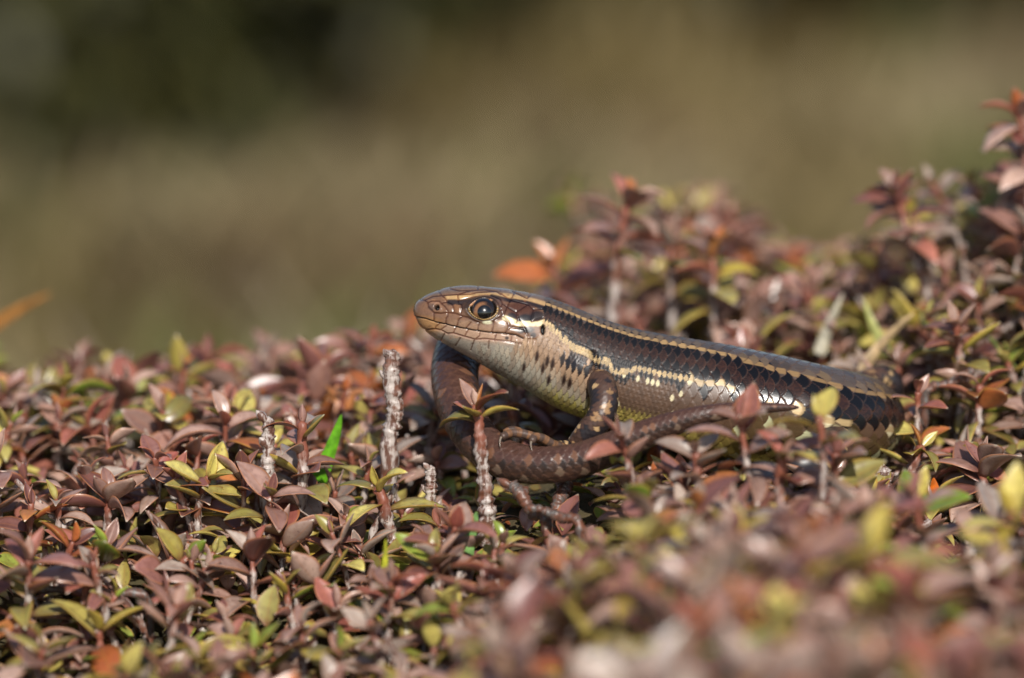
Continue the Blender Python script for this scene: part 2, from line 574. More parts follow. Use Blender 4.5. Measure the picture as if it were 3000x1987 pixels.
    q = np.concatenate([[0], np.cumsum(np.diff(s_all) / (0.5 * (Ls[1:] + Ls[:-1])))])
    tail_mask = s_all > s_of(n_turn + 1)

    def scales(nrow, qm=1.0):
        rowc = ph[None] / (2 * math.pi) * nrow + nrow / 2
        q2 = qm * q[:, None] * np.ones((1, NF))
        best = None
        for k in (0, 1):
            j = np.floor(rowc - 0.0) + k
            b = rowc - j                                        # -1..1 from that row's middle
            jm = np.mod(j, nrow)
            off = 0.5 * np.mod(j, 2)
            x = q2 - off + 0.5 * np.abs(b) ** 2.1
            kk = np.floor(x)
            d = 1 - (x - kk)
            cand = (d, jm, kk, off, b)
            if best is None:
                best = [np.array(np.broadcast_to(c, q2.shape)) for c in cand]
            else:
                m = d < best[0]
                for i_, c in enumerate(cand):
                    best[i_] = np.where(m, c, best[i_])
        d, jm, kk, off, b = best
        qc = (kk + off + 0.55) / qm
        sc_ = np.interp(qc, q, s_all)
        phc = (jm - nrow / 2) / nrow * 2 * math.pi
        return d, jm, kk, sc_, phc, b

    dB = scales(34)
    dT = scales(16)
    d, jm, kk, s_c, ph_c, b_c = [np.where(tail_mask[:, None], t_, b_) for b_, t_ in zip(dB, dT)]
    dG = scales(62, 1.8)                                        # small granular scales behind the ear and round the arm
    wv = 14 * (vnoise(px * 0.05, py * 0.05) - 0.5)
    ml_y = np.interp(px, [1590, 1640, 1700, 1760, 1850, 1950, 2050], [930, 960, 1005, 1040, 1060, 1080, 1100])
    gran_m = (px > 1585) & (px < 2020 + wv - 0.45 * (py - 1100)) & (py > ml_y + wv * 0.5) & ((px > 1735) | (py < ml_y + 55)) & (s2 < 30)
    d, jm, kk, s_c, ph_c, b_c = [np.where(gran_m, g_, o_) for g_, o_ in zip(dG, (d, jm, kk, s_c, ph_c, b_c))]
    aphc = np.abs(ph_c)
    ri = np.clip(np.searchsorted(s_all, s_c), 0, nr - 1)
    ci = np.clip(((aphc + math.pi) / (2 * math.pi) * NF).round().astype(int), 0, NF - 1)
    pxc, pyc = px[ri, ci], py[ri, ci]
    r1, r2, r3 = hash1(jm, kk), hash1(jm + 51.3, kk + 7.7), hash1(jm * 3.3 + 11, kk * 1.7 + 5)
    rad = 0.5 * (hw[ri] + hgt[ri, 0])

    def setc(col, mask, c):
        m = np.clip(mask, 0, 1)[..., None]
        return col * (1 - m) + np.asarray(c) * m

    # --- colour of each scale
    fd, fm, fb = f_dl(s_c), f_ml(s_c), f_bl(s_c)
    d1 = (aphc - fd) * rad                                       # mm below the upper stripe
    d2 = (aphc - fm) * rad
    frac = (aphc - fd) / np.maximum(fm - fd, 0.05)
    one = np.ones_like(d)
    col = np.ones((nr, NF, 3)) * lin(76, 66, 60)                 # back
    col = setc(col, (r1 > 0.62) * 0.6, lin(58, 49, 43))
    blk, brn = lin(16, 15, 17), lin(52, 32, 25)
    between = (frac > 0) & (d2 < 0)
    col = setc(col, between * one, blk)
    mid = between & (frac > 0.40) & (frac < 0.70)
    mott = vnoise(s2 * 7.0, aph * rad * 7.0)
    col = setc(col, mid * (0.35 + 0.25 * r2 + 0.55 * smooth(0.3, 0.75, mott)) * smooth(0.95, 0.55, np.abs(b_c)), brn)
    col = setc(col, (mid & (r3 > 0.88)) * 0.7, blk)
    col = setc(col, (mid & (r3 < 0.012) & (s_c < 27)) * one, lin(190, 160, 110))
    tooth = np.where((s_c > 22) & (s_c < 38), 0.34 + 0.40 * (r2 > 0.55), 0.30)
    d1v = (aph - f_dl(s2)) * rad
    d2v = (aph - f_ml(s2)) * rad
    wd = np.interp(s2, [12, 20, 26, 36, 42], [0.18, 0.21, 0.30, 0.26, 0.20])
    col = setc(col, ((d1 > -0.62) & (d1 < tooth + 0.1)) * smooth(wd + 0.14, wd, np.abs(d1v) - 0.12 * (r2 > 0.6) * (s2 > 22)), np.where((s2 > 33)[..., None], lin(126, 100, 68), lin(154, 124, 84)))
    col = setc(col, ((d1 > -1.15) & (d1 <= -0.50)) * (0.35 * r1), lin(150, 122, 84))
    below = d2 >= 0
    fl = np.clip((aphc - fm) / np.maximum(fb - fm, 0.08), 0, 2)
    flank = lin(94, 71, 55) * 0.8
    col = setc(col, below * one, flank)
    col = setc(col, (below & (r1 > 0.5)) * 0.6, lin(78, 60, 48))
    col = setc(col, (below & (hash1(jm * 1.371 + 0.5, kk * 2.113 + 0.7) > 0.9) & (fl < 1.0)) * 0.95 * smooth(1.0, 0.45, np.hypot(b_c, (d - 0.42) * 2.0)), lin(196, 184, 148))
    col = setc(col, (below & (r3 > 0.96) & (fl < 1.0)) * one, blk)
    col = setc(col, ((d2 >= 0.42) & (d2 < 0.95) & (s_c > 16)) * one, blk * 1.05)
    wid = np.where(s_c < 21, 0.38, np.where(s_c > 30, 0.33, 0.34))
    bump_up = (r1 > 0.85) * np.where(gran_m, 0.2, 0.5)
    col = setc(col, ((d2 > -wid - bump_up) & (d2 < wid * 0.85) & (s_c > 12.2)) * smooth(wid + 0.1, wid - 0.08, np.abs(d2v + 0.05) - bump_up * 0.7), lin(178, 152, 110) * (0.7 + 0.4 * r3)[..., None])
    belly = smooth(0.85, 1.15, fl) * below
    bel_c = np.where((s_c > 36)[..., None], lin(112, 100, 52), lin(168, 150, 78))
    col = col * (1 - belly[..., None]) + bel_c * belly[..., None]
    col = setc(col, (below & (fl > 0.9) & (r2 > 0.8)) * 0.7, lin(96, 78, 40))
    col = setc(col, (below & (s_c > 34) & (fl > 0.25) & (fl < 1.6)) * 0.6, lin(70, 56, 30))
    col = setc(col, (below & (s_c > 34) & (r2 > 0.88)) * one, lin(160, 158, 122))
    # throat and side of the neck
    thr = smooth(1765, 1690, pxc) * below * (~tail_mask[:, None])
    tcol = np.ones((nr, NF, 3)) * lin(156, 128, 102)
    low = smooth(-25, 55, pyc - (1000 + 0.62 * (pxc - 1480)))
    tcol = tcol * (1 - low[..., None]) + lin(154, 147, 132) * low[..., None]
    yel = smooth(1540, 1640, pxc) * smooth(0, 55, pyc - (1090 + 0.45 * (pxc - 1560)))
    tcol = tcol * (1 - yel[..., None]) + lin(176, 160, 78) * yel[..., None]
    tcol = setc(tcol, (r1 > 0.6) * 0.4, lin(124, 98, 80))
    sp = np.exp(-((pyc - (1010 + 0.55 * (pxc - 1500))) / 45.0) ** 2) * smooth(1490, 1540, pxc)
    tcol = setc(tcol, (hash1(jm * 0.7 + 3, kk) < 0.26 * sp) * (0.5 + 0.5 * smooth(1.0, 0.35, np.hypot(b_c * 1.1, (d - 0.4) * 2.4))), lin(44, 30, 26))
    dark = smooth(1640, 1680, pxc) * np.exp(-((d2 - 1.5) / 0.75) ** 2)
    tcol = setc(tcol, (dark > 0.4) * 0.9, lin(44, 38, 38))
    sx, sy = (pxc - 1695) * 0.88 + (pyc - 1066) * 0.47, -(pxc - 1695) * 0.47 + (pyc - 1066) * 0.88
    tcol = setc(tcol, (np.hypot(sx / 52, sy / 19) < 1.0 + 0.25 * (r2 - 0.5)) * 0.95, lin(30, 28, 31))
    stripe_here = (d2 < wid * 0.85)
    col = np.where((thr > 0.5)[..., None] & ~stripe_here[..., None], tcol, col)
    # tail
    tm = smooth(s_of(n_turn - 1), s_of(n_turn + 1.5), s_c)
    tc = np.ones((nr, NF, 3)) * lin(74, 50, 42)
    tc = setc(tc, 0.6 * smooth(.4, .75, vnoise(s2 * 4 + 9, aph * 8)), lin(60, 40, 33))
    tc = setc(tc, (aphc > 0.95) * one, lin(54, 39, 33))
    tc = setc(tc, (aphc > 0.95) * smooth(.45, .8, vnoise(s2 * 3, aph * 9)) * 0.6, lin(76, 52, 40))
    tc = setc(tc, ((np.abs(aphc - 1.0) < 0.2) & (r1 > 0.45)) * (0.35 + 0.35 * vnoise(s2 * 1.5, s2 * 0)), lin(30, 26, 26))
    tc = setc(tc, ((np.abs(aphc - 0.8) < 0.2) & (r3 > 0.8)) * 0.5, lin(132, 92, 66))
    tc = setc(tc, ((aphc > 1.4) & (r3 > 0.9)) * 0.45, lin(140, 118, 98))
    col = col * (1 - tm[..., None]) + tc * tm[..., None]
    # fine variation, thin scale edges
    lum = col.mean(-1, keepdims=True)
    edge_c = np.where(lum > 0.14, col * 0.42, col * 0.5 + lin(86, 60, 46) * 0.5)
    e = (smooth(np.where(lum[..., 0] > 0.14, 0.24, 0.15), 0.03, d) * np.where(gran_m, 0.5, 0.8))[..., None]
    col = col * (1 - e) + edge_c * e
    col *= (0.9 + 0.2 * r2)[..., None]
    streak = vnoise(ph[None] * 70 + 0 * s2, s2 * 0.8)
    col *= (0.86 + 0.28 * streak)[..., None]
    h = 0.075 * (1 - np.clip(d, 0, 1)) ** 1.2 * smooth(0.0, 0.10, d) * np.interp(Ls, [.5, 1.2], [.75, 1.15])[:, None]
    h += 0.012 * (1 - b_c ** 2)
    h = np.where(gran_m, h * 1.35, h)
    near = (s2 < 26) & ~tail_mask[:, None]
    h += np.where(near, 0.45 * np.exp(-((px - 1692) / 42) ** 2 - ((py - 1085) / 48) ** 2), 0)
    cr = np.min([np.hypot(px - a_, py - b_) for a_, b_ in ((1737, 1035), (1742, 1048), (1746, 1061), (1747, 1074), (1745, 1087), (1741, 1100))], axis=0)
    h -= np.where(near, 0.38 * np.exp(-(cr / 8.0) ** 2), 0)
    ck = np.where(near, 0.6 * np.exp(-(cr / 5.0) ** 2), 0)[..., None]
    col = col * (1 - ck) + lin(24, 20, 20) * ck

    # --- head shields
    jaw = np.interp(pxc, [1200, 1300, 1400, 1500, 1592], [1010, 1012, 1026, 1018, 985])
    head = (pxc < 1592) & (pyc < jaw) & (pyc < 1008 + 0.05 * (pxc - 1250)) & ~tail_mask[:, None] & (s_c < 16)
    head |= (px < 1395) & ~tail_mask[:, None] & (s2 < 12)
    hx, hy = px, py
    sel = head
    X, Y = hx[sel], hy[sel]

    def dist_poly(pts):
        dm = np.full(X.shape, 1e9)
        for (x0, y0), (x1, y1) in zip(pts[:-1], pts[1:]):
            dx, dy = x1 - x0, y1 - y0
            t = np.clip(((X - x0) * dx + (Y - y0) * dy) / (dx * dx + dy * dy), 0, 1)
            dm = np.minimum(dm, (X - x0 - t * dx) ** 2 + (Y - y0 - t * dy) ** 2)
        return np.sqrt(dm)

    hc = np.ones((len(X), 3)) * lin(112, 82, 62)

    def blob(cx, cy, rx, ry, c, a=1.0, ang=0.0, soft=0.35):
        nonlocal hc
        ca, sa = math.cos(math.radians(ang)), math.sin(math.radians(ang))
        u = ((X - cx) * ca + (Y - cy) * sa) / rx
        v = (-(X - cx) * sa + (Y - cy) * ca) / ry
        m = (smooth(1 + soft, 1 - soft, np.sqrt(u * u + v * v)) * a)[:, None]
        hc = hc * (1 - m) + np.asarray(c) * m

    def stroke(pts, w, c, a=1.0, soft=1.0):
        nonlocal hc
        m = (smooth(w + soft, max(w - soft, 0), dist_poly(pts)) * a)[:, None]
        hc = hc * (1 - m) + np.asarray(c) * m

    mouth = [(1211, 927), (1218, 929), (1246, 934), (1277, 945), (1302, 950), (1338, 959), (1384, 968), (1435, 975), (1473, 977), (1512, 982), (1532, 992)]
    my = np.interp(X, [p[0] for p in mouth], [p[1] for p in mouth])
    lowj = smooth(0, 3, Y - my)
    hc = hc * (1 - lowj[:, None]) + lin(146, 120, 100) * lowj[:, None]
    chin = smooth(18, 42, Y - my)
    hc = hc * (1 - chin[:, None]) + lin(142, 134, 122) * chin[:, None]
    blob(1240, 955, 55, 26, lin(150, 112, 72), 0.85)
    topm = smooth(20, 0, Y - np.interp(X, [1210, 1250, 1300, 1350, 1400, 1500, 1600], [880, 866, 852, 846, 848, 858, 874]))
    hc = hc * (1 - 0.85 * topm[:, None]) + lin(104, 88, 76) * 0.85 * topm[:, None]
    blob(1420, 985, 110, 14, lin(166, 134, 112), 0.5, 5)
    blob(1400, 955, 90, 13, lin(140, 112, 90), 0.7, 6)
    blob(1385, 868, 72, 9, lin(166, 128, 84), 0.9, -4)                 # brow stripe
    stroke([(1310, 872), (1345, 872), (1400, 862), (1460, 864), (1500, 868), (1560, 880), (1600, 892)], 6, lin(176, 142, 98), 0.9, 3)
    stroke([(1316, 886), (1345, 886), (1370, 884), (1395, 878)], 8, lin(32, 30, 33), 0.9, 4)
    blob(1362, 897, 14, 10, lin(58, 42, 34), 0.8)
    blob(1338, 905, 12, 12, lin(120, 82, 52), 0.6)
    stroke([(1440, 868), (1480, 878), (1540, 887), (1600, 905)], 6, lin(28, 27, 32), 0.95, 3)
    blob(1415, 905, 54, 40, lin(52, 38, 30), 0.95)                      # round the eye
    blob(1468, 905, 18, 30, lin(96, 72, 62), 0.7)
    blob(1530, 912, 52, 24, lin(72, 44, 34), 0.95, 12)
    blob(1500, 928, 14, 11, lin(30, 28, 32), 0.9)
    blob(1540, 934, 24, 13, lin(24, 24, 28), 0.95)
    blob(1575, 925, 22, 14, lin(30, 26, 28), 0.9)
    stroke([(1478, 931), (1500, 940), (1520, 949), (1550, 948), (1575, 950), (1600, 942)], 7, lin(214, 204, 160), 0.95, 3)
    blob(1428, 945, 13, 5, lin(206, 204, 170), 0.8)
    blob(1466, 944, 10, 6, lin(180, 160, 126), 0.4)
    blob(1526, 967, 12, 10, lin(34, 28, 28), 0.9)
    blob(1548, 967, 17, 9, lin(24, 22, 24), 0.95)
    blob(1562, 982, 9, 8, lin(30, 26, 28), 0.9)
    blob(1485, 991, 6, 5, lin(36, 28, 26), 0.9)
    blob(1275, 896, 17, 13, lin(150, 112, 88), 0.6)
    blob(1265, 900, 12, 10, lin(66, 58, 56), 0.6)
    for k in range(60):                                                 # small mottling
        cx, cy = rng.uniform(1225, 1580), rng.uniform(850, 1010)
        blob(cx, cy, rng.uniform(2, 6), rng.uniform(1.5, 4), [lin(70, 48, 38), lin(176, 132, 92), lin(150, 96, 62)][k % 3], rng.uniform(0.15, 0.45))
    lines = [
        [(1252, 884), (1255, 899), (1271, 917), (1271, 938)], [(1271, 917), (1292, 918), (1312, 915)],
        [(1252, 886), (1266, 881), (1287, 882), (1292, 888), (1302, 897), (1311, 909), (1312, 916)],
        [(1293, 888), (1312, 884), (1324, 891), (1329, 903), (1329, 917)], [(1344, 890), (1352, 891), (1353, 903), (1349, 921)],
        [(1312, 916), (1334, 918), (1354, 926), (1370, 930), (1389, 940), (1404, 945)],
        [(1312, 917), (1311, 926), (1306, 935), (1306, 950)], [(1354, 927), (1343, 937), (1338, 957)],
        [(1379, 945), (1370, 955), (1364, 963)], [(1404, 945), (1401, 956), (1399, 970)], [(1445, 940), (1445, 953), (1441, 974)],
        [(1475, 927), (1489, 942), (1492, 958), (1480, 976)], [(1287, 948), (1275, 959), (1274, 965)],
        [(1228, 967), (1245, 967), (1274, 965), (1289, 968), (1306, 956)],
        [(1293, 969), (1310, 978), (1327, 977), (1358, 986), (1391, 995), (1420, 993), (1480, 1000), (1530, 1008)],
        [(1335, 958), (1327, 976)], [(1370, 966), (1361, 985)], [(1405, 972), (1404, 985), (1391, 995)], [(1454, 977), (1448, 998)], [(1500, 981), (1496, 1002)],
        [(1302, 978), (1290, 1000)], [(1348, 991), (1334, 1014)], [(1389, 997), (1379, 1026)], [(1432, 999), (1430, 1022)],
        [(1230, 878), (1243, 879), (1252, 885)], [(1285, 853), (1294, 865), (1306, 875), (1308, 882)], [(1243, 879), (1268, 868), (1295, 865), (1341, 862), (1384, 849)],
        [(1341, 862), (1342, 875), (1343, 890)], [(1342, 863), (1379, 861), (1399, 856), (1455, 853), (1467, 862)],
        [(1341, 880), (1391, 868), (1430, 864), (1466, 876)], [(1386, 850), (1420, 848), (1455, 853)],
        [(1486, 899), (1496, 879), (1468, 859)], [(1476, 922), (1486, 899)], [(1486, 899), (1514, 915), (1518, 935), (1514, 945)],
        [(1496, 879), (1547, 892)], [(1547, 892), (1517, 912)], [(1547, 892), (1563, 907), (1557, 943)], [(1518, 935), (1537, 963)],
        [(1509, 855), (1496, 879)], [(1545, 874), (1557, 860)], [(1563, 907), (1592, 905)], [(1557, 943), (1590, 930)],
        [(1466, 876), (1472, 890), (1466, 905), (1472, 925)], [(1472, 890), (1486, 899)], [(1445, 940), (1476, 925)],
        [(1537, 963), (1545, 985)], [(1492, 958), (1537, 963)],
        [(1320, 846), (1345, 851), (1386, 850)], [(1400, 843), (1400, 849)], [(1500, 853), (1520, 862), (1545, 874)],
    ]
    hh = np.zeros(len(X))
    dl_all = np.full(len(X), 1e9)
    for L_ in lines:
        dl_all = np.minimum(dl_all, dist_poly(L_))
    hh -= 0.085 * smooth(3.6, 0.6, dl_all)
    hh += 0.03 * smooth(0, 14, dl_all)
    m = (smooth(2.8, 0.9, dl_all) * 0.8)[:, None]
    hc = hc * (1 - m) + hc * lin(120, 70, 50) * m * 1.2
    dm = dist_poly(mouth)
    hh -= 0.20 * smooth(4.2, 0.5, dm)
    stroke(mouth, 1.9, lin(34, 22, 18), 0.9, 1.0)
    hh -= 0.12 * lowj * smooth(30, 5, Y - my)
    # nostril, ear
    dn = np.hypot((X - 1280) / 7.5, (Y - 901) / 8.5)
    hh -= 0.55 * smooth(1.15, 0.6, dn)
    hh += 0.07 * np.exp(-((dn - 1.5) / 0.35) ** 2)
    mnos = smooth(1.2, 0.8, dn)[:, None]
    hc = hc * (1 - mnos) + lin(14, 11, 11) * mnos
    # eye opening: a socket sunk into the head, with a rim of granules
    ang = np.arctan2(Y - 907, X - 1416)
    rx = 37 + 3 * np.cos(ang - math.pi) ** 3 * (np.cos(ang) < 0)
    de = np.hypot((X - 1416) / 37.0, (Y - 907 - 0.10 * (X - 1416) * 0) / 26.5)
    corner = np.clip(-(X - 1416) / 37.0, 0, 2)
    de = de * (1 + 0.16 * corner * np.abs(Y - 907) / 26)
    hh = np.where(de < 1.0, np.minimum(hh, 0) - 1.15 * smooth(1.0, 0.86, de), hh)
    gran = 0.5 + 0.5 * np.cos(ang * 34)
    rim = np.exp(-((de - 1.12) / 0.09) ** 2)
    hh += rim * (0.16 + 0.06 * gran)
    hh += 0.12 * np.exp(-((de - 1.42) / 0.13) ** 2) * (Y > 905)
    hh += 0.18 * np.exp(-((de - 1.35) / 0.2) ** 2) * (Y < 905)         # brow
    mr = (rim * (0.25 + 0.75 * gran) * smooth(-4, 10, Y - 900))[:, None]
    hc = hc * (1 - mr) + lin(196, 158, 92) * mr
    mr = (np.exp(-((de - 1.02) / 0.09) ** 2) * 0.95)[:, None]
    hc = hc * (1 - mr) + lin(18, 15, 14) * mr
    mr = (np.exp(-((de - 1.27) / 0.07) ** 2) * 0.8)[:, None]
    hc = hc * (1 - mr) + lin(28, 24, 24) * mr
    stroke([(1378, 898), (1392, 888), (1415, 881), (1440, 884)], 2.0, lin(184, 132, 92), 0.8, 1.2)
    m_in = smooth(1.0, 0.9, de)[:, None]
    hc = hc * (1 - m_in) + lin(12, 10, 10) * m_in
    hc *= (0.85 + 0.3 * vnoise(X * 0.35, Y * 0.35))[:, None]
    col[sel] = hc
    h[sel] = hh
    # ear opening, on head and neck alike
    deh = np.hypot((px - 1591) / 6.5, (py - 966) / 16.0)
    deh = np.where(tail_mask[:, None] | (s2 > 20), 9, deh)
    h -= 0.5 * smooth(1.1, 0.5, deh)
    me_ = smooth(1.2, 0.85, deh)[..., None]
    col = col * (1 - me_) + lin(10, 9, 9) * me_
    # crease behind the fore limb's root
    nrm = np.cross(np.gradient(P0, axis=1), np.gradient(P0, axis=0))
    nrm[:, 0] = np.cross(P0[:, 1] - P0[:, -1], np.gradient(P0, axis=0)[:, 0])
    nrm[:, -1] = np.cross(P0[:, 0] - P0[:, -2], np.gradient(P0, axis=0)[:, -1])
    nrm = norm(nrm)
    sgn = np.sign(np.sum(nrm * (P0 - C[:, None]), -1, keepdims=True))
    nrm = nrm * np.where(sgn == 0, 1, sgn)
    taper = np.minimum(1, hw / 1.2)[:, None]
    P = P0 + nrm * (h * taper)[..., None]
    rgh = np.interp(s2, [0, 10, 14, 22, 30, 34, 60, 200], [.24, .24, .46, .50, .46, .22, .26, .46])
    gl = np.exp(-(((px - 1675) / 38) ** 2 + ((py - 1092) / 40) ** 2)) * (s2 < 25)
    rgh = np.where(gran_m, 0.55, rgh)
    rgh = rgh * (1 - gl) + 0.2 * gl + 0.05 * (r3 - 0.5)
    V = [P.reshape(-1, 3)]
    Cc = [np.concatenate([col, rgh[..., None]], -1).reshape(-1, 4)]
    UV = [np.stack([ph[None] * rad[:, :1] * 0 + ph[None] * np.clip(hw[:, None], .3, 9), s2], -1).reshape(-1, 2)]
    F4 = [grid_faces(nr, NF)[:, ::-1]]
    F3 = []
    nv = nr * NF
    k = np.arange(NF)
    V.append(np.array([C[0] + np.array([-0.05, 0, 0]), C[-1] + T[-1] * 0.12]))
    Cc.append(np.array([[*col[0].mean(0), .3], [*col[-1].mean(0), .36]]))
    UV.append(np.zeros((2, 2)))
    F3.append(np.stack([np.full(NF, nv), k, (k + 1) % NF], -1)[:, ::-1])
    F3.append(np.stack([np.full(NF, nv + 1), (nr - 1) * NF + (k + 1) % NF, (nr - 1) * NF + k], -1)[:, ::-1])
    nv += 2

    # --- limbs and toes: tubes whose roots sit inside the trunk, in the same mesh
    def limb(pts, radii, ds=0.11, ns=56, L=0.5, nrow=18, pale=0.0, toe=False):
        nonlocal nv
        rows_ = np.column_stack([np.array(pts, float), radii])
        D_, _ = catmull(rows_, 400)
        ss = np.concatenate([[0], np.cumsum(np.linalg.norm(np.diff(D_[:, :3], axis=0), axis=1))])
        sa = np.arange(0, ss[-1], ds)
        Q = np.stack([np.interp(sa, ss, D_[:, k_]) for k_ in range(4)], -1)
        a = np.linspace(0, 2 * math.pi, ns, endpoint=False)
        rowc = a[None] / (2 * math.pi) * nrow
        best = None
        for kx in (0, 1):
            j = np.floor(rowc) + kx
            b = rowc - j
            x = sa[:, None] / L - 0.5 * np.mod(j, 2) + 0.5 * np.abs(b) ** 2.1
            kf = np.floor(x)
            dd = 1 - (x - kf)
            if best is None:
                best = [dd, np.mod(j, nrow) + 0 * dd, kf]
            else:
                mm = dd < best[0]
                best = [np.where(mm, p_, o_) for p_, o_ in zip((dd, np.mod(j, nrow) + 0 * dd, kf), best)]
        dd, jm_, kf = best
        q1, q2 = hash1(jm_ + pts[0][0], kf), hash1(jm_ + 3.1, kf + pts[0][2])
        big = vnoise(jm_ * 0.35 + pts[0][0], kf * 0.3 + 4)
        c = np.ones(dd.shape + (3,)) * lin(72, 52, 43)
        c = setc(c, (big > 0.52) * 0.9, lin(34, 32, 36))
        c = setc(c, ((big < 0.3) & (q2 > 0.55)) * 0.8, lin(150, 116, 80))
        c = setc(c, (q1 > 0.93) * 0.8, lin(170, 140, 100))
        if toe:
            c = np.ones(dd.shape + (3,)) * lin(112, 80, 56)
            c = setc(c, (np.mod(np.floor(sa[:, None] / 0.55), 2) > 0) * 0.75, lin(60, 52, 50))
        c *= (0.75 + 0.5 * q1)[..., None]
        e_ = (smooth(0.16, 0.03, dd) * 0.6)[..., None]
        c = c * (1 - e_) + c * 0.45 * e_
        rr = Q[:, 3:4] + 0.05 * (1 - dd) * np.minimum(1, Q[:, 3:4] / 0.9)
        Pv, Ff, uvv = tube(Q[:, :3], Q[:, 3], ns)
        Tn = norm(np.gradient(Q[:, :3], axis=0))
        base_ = Pv[:len(sa) * ns].reshape(len(sa), ns, 3)
        base_ = Q[:, None, :3] + (base_ - Q[:, None, :3]) / Q[:, None, 3:4] * rr[..., None]
        Pv = np.vstack([base_.reshape(-1, 3), Pv[len(sa) * ns:]])
        V.append(Pv)
        Cc.append(np.column_stack([np.vstack([c.reshape(-1, 3), c[0, :1], c[-1, :1]]), np.full(dd.size + 2, 0.38)]))
        UV.append(np.vstack([np.stack([np.broadcast_to(a[None] * 1.2, dd.shape), np.broadcast_to(sa[:, None], dd.shape)], -1).reshape(-1, 2), np.zeros((2, 2))]))
        F4.append(Ff[0] + nv)
        F3.append(Ff[1] + nv)
        nv += len(Pv)

    U_ = unproj
    claws = []

    def toe(pts, r0, r1, claw_drop=(-0.35, -0.25, -0.75), cl=1.0):
        limb(pts, np.linspace(r0, r1, len(pts)), ds=0.07, ns=20, L=0.33, nrow=8, toe=True)
        claws.append((np.array(pts[-1]), norm(np.array(pts[-1]) - np.array(pts[-2])), np.array(claw_drop), cl))

    # near fore limb, bent, its hand laid on the tail
    limb([U_(1748, 1090, -2.5), U_(1762, 1128, -5.4), U_(1770, 1175, -6.9), U_(1757, 1225, -7.6), U_(1722, 1268, -7.6), U_(1688, 1308, -7.2), U_(1660, 1322, -7.4)],
         [1.3, 1.42, 1.40, 1.36, 1.26, 1.08, 0.85])
    wr = U_(1668, 1316, -7.3)
    limb([wr, U_(1640, 1317, -7.9), U_(1612, 1312, -8.4)], [0.9, 0.85, 0.7], L=0.4, nrow=12)
    toe([U_(1640, 1312, -8.3), U_(1600, 1296, -8.9), U_(1550, 1276, -9.2), U_(1503, 1268, -9.6), U_(1470, 1280, -10.4)], 0.55, 0.36, (0.1, -0.5, -0.9), 1.25)
    toe([U_(1640, 1312, -7.9), U_(1590, 1292, -8.2), U_(1540, 1272, -8.2), U_(1502, 1259, -8.2), U_(1478, 1268, -8.5)], 0.5, 0.32, (0.0, 0.5, -0.9), 1.0)
    toe([U_(1650, 1314, -8.7), U_(1622, 1304, -9.4), U_(1592, 1286, -9.9), U_(1570, 1280, -10.3), U_(1557, 1292, -10.9)], 0.52, 0.36, (0.25, -0.5, -0.9), 1.2)
    toe([U_(1650, 1314, -7.3), U_(1615, 1300, -7.0), U_(1580, 1296, -6.8)], 0.45, 0.28)
    toe([U_(1664, 1322, -7.9), U_(1650, 1332, -8.5), U_(1632, 1335, -8.9)], 0.42, 0.28)
    # far fore limb
    limb([U_(1760, 1100, 2.5), U_(1760, 1150, 5.5), U_(1800, 1200, 7.0), U_(1760, 1250, 7.6), U_(1730, 1290, 7.8)], [1.3, 1.4, 1.3, 1.1, 0.8], ds=0.2, ns=28)
    for k_, dy in enumerate((5.6, 6.6, 7.8, 8.8)):
        toe([U_(1730, 1290, 7.6), U_(1705, 1298, 7.4 + 0.4 * (dy - 7.4)), U_(1675, 1300, dy)], 0.45, 0.26)
    # hind limbs: the near one folded low behind the plants, the far one with its knee showing over the back
    limb([U_(2440, 1270, -1.5), U_(2430, 1320, -5.8), U_(2370, 1360, -8.3), U_(2330, 1370, -8.6), U_(2390, 1395, -7.6), U_(2440, 1402, -6.9)], [2.0, 2.1, 1.8, 1.5, 1.2, 0.9], ds=0.2, ns=36)
    for k_, (dx, dy) in enumerate(((35, -8.6), (55, -7.4), (70, -6.2), (50, -5.2))):
        toe([U_(2440, 1402, -6.9), U_(2440 + dx * 0.6, 1400, (dy - 6.9) / 2), U_(2440 + dx, 1408, dy)] if False else
            [U_(2440, 1402, -6.9), U_(2440 + dx * 0.6, 1399, -6.9 + (dy + 6.9) * 0.6), U_(2440 + dx, 1408, dy)], 0.5, 0.28)
    limb([U_(2490, 1170, 10), U_(2540, 1120, 13.5), U_(2590, 1108, 14.5), U_(2614, 1126, 14.8), U_(2600, 1180, 15.5), U_(2560, 1230, 17)], [1.9, 1.35, 1.15, 1.15, 1.0, 0.7], ds=0.16, ns=32)
    for k_, dx in enumerate((-40, -20, 5)):
        toe([U_(2560, 1230, 17), U_(2560 + dx * .6, 1245, 18), U_(2560 + dx, 1252, 18.5 + k_ * .5)], 0.42, 0.26)

    m, nt, bs, out = new_mat('lizard_skin')
    ca = N(nt, 'ShaderNodeVertexColor', layer_name='col')
    nt.links.new(ca.outputs['Color'], bs.inputs['Base Color'])
    tcn = N(nt, 'ShaderNodeTexCoord')
    mp = N(nt, 'ShaderNodeMapping')
    mp.inputs['Scale'].default_value = (26.0, 1.6, 1.0)
    nt.links.new(tcn.outputs['UV'], mp.inputs['Vector'])
    st = noise(nt, mp.outputs[0], 1.0, 2, 0.6)
    geo = N(nt, 'ShaderNodeNewGeometry')
    fine = noise(nt, geo.outputs['Position'], 5200, 2)
    bump = N(nt, 'ShaderNodeBump')
    bump.inputs['Strength'].default_value = 0.55
    bump.inputs['Distance'].default_value = 0.000006
    nt.links.new(math_n(nt, 'ADD', st, math_n(nt, 'MULTIPLY', fine, 0.5)), bump.inputs['Height'])
    nt.links.new(bump.outputs[0], bs.inputs['Normal'])
    nt.links.new(ca.outputs['Alpha'], bs.inputs['Roughness'])
    bs.inputs['Specular IOR Level'].default_value = 0.42

    base = np.array([18.0, 0.0, -15.0])
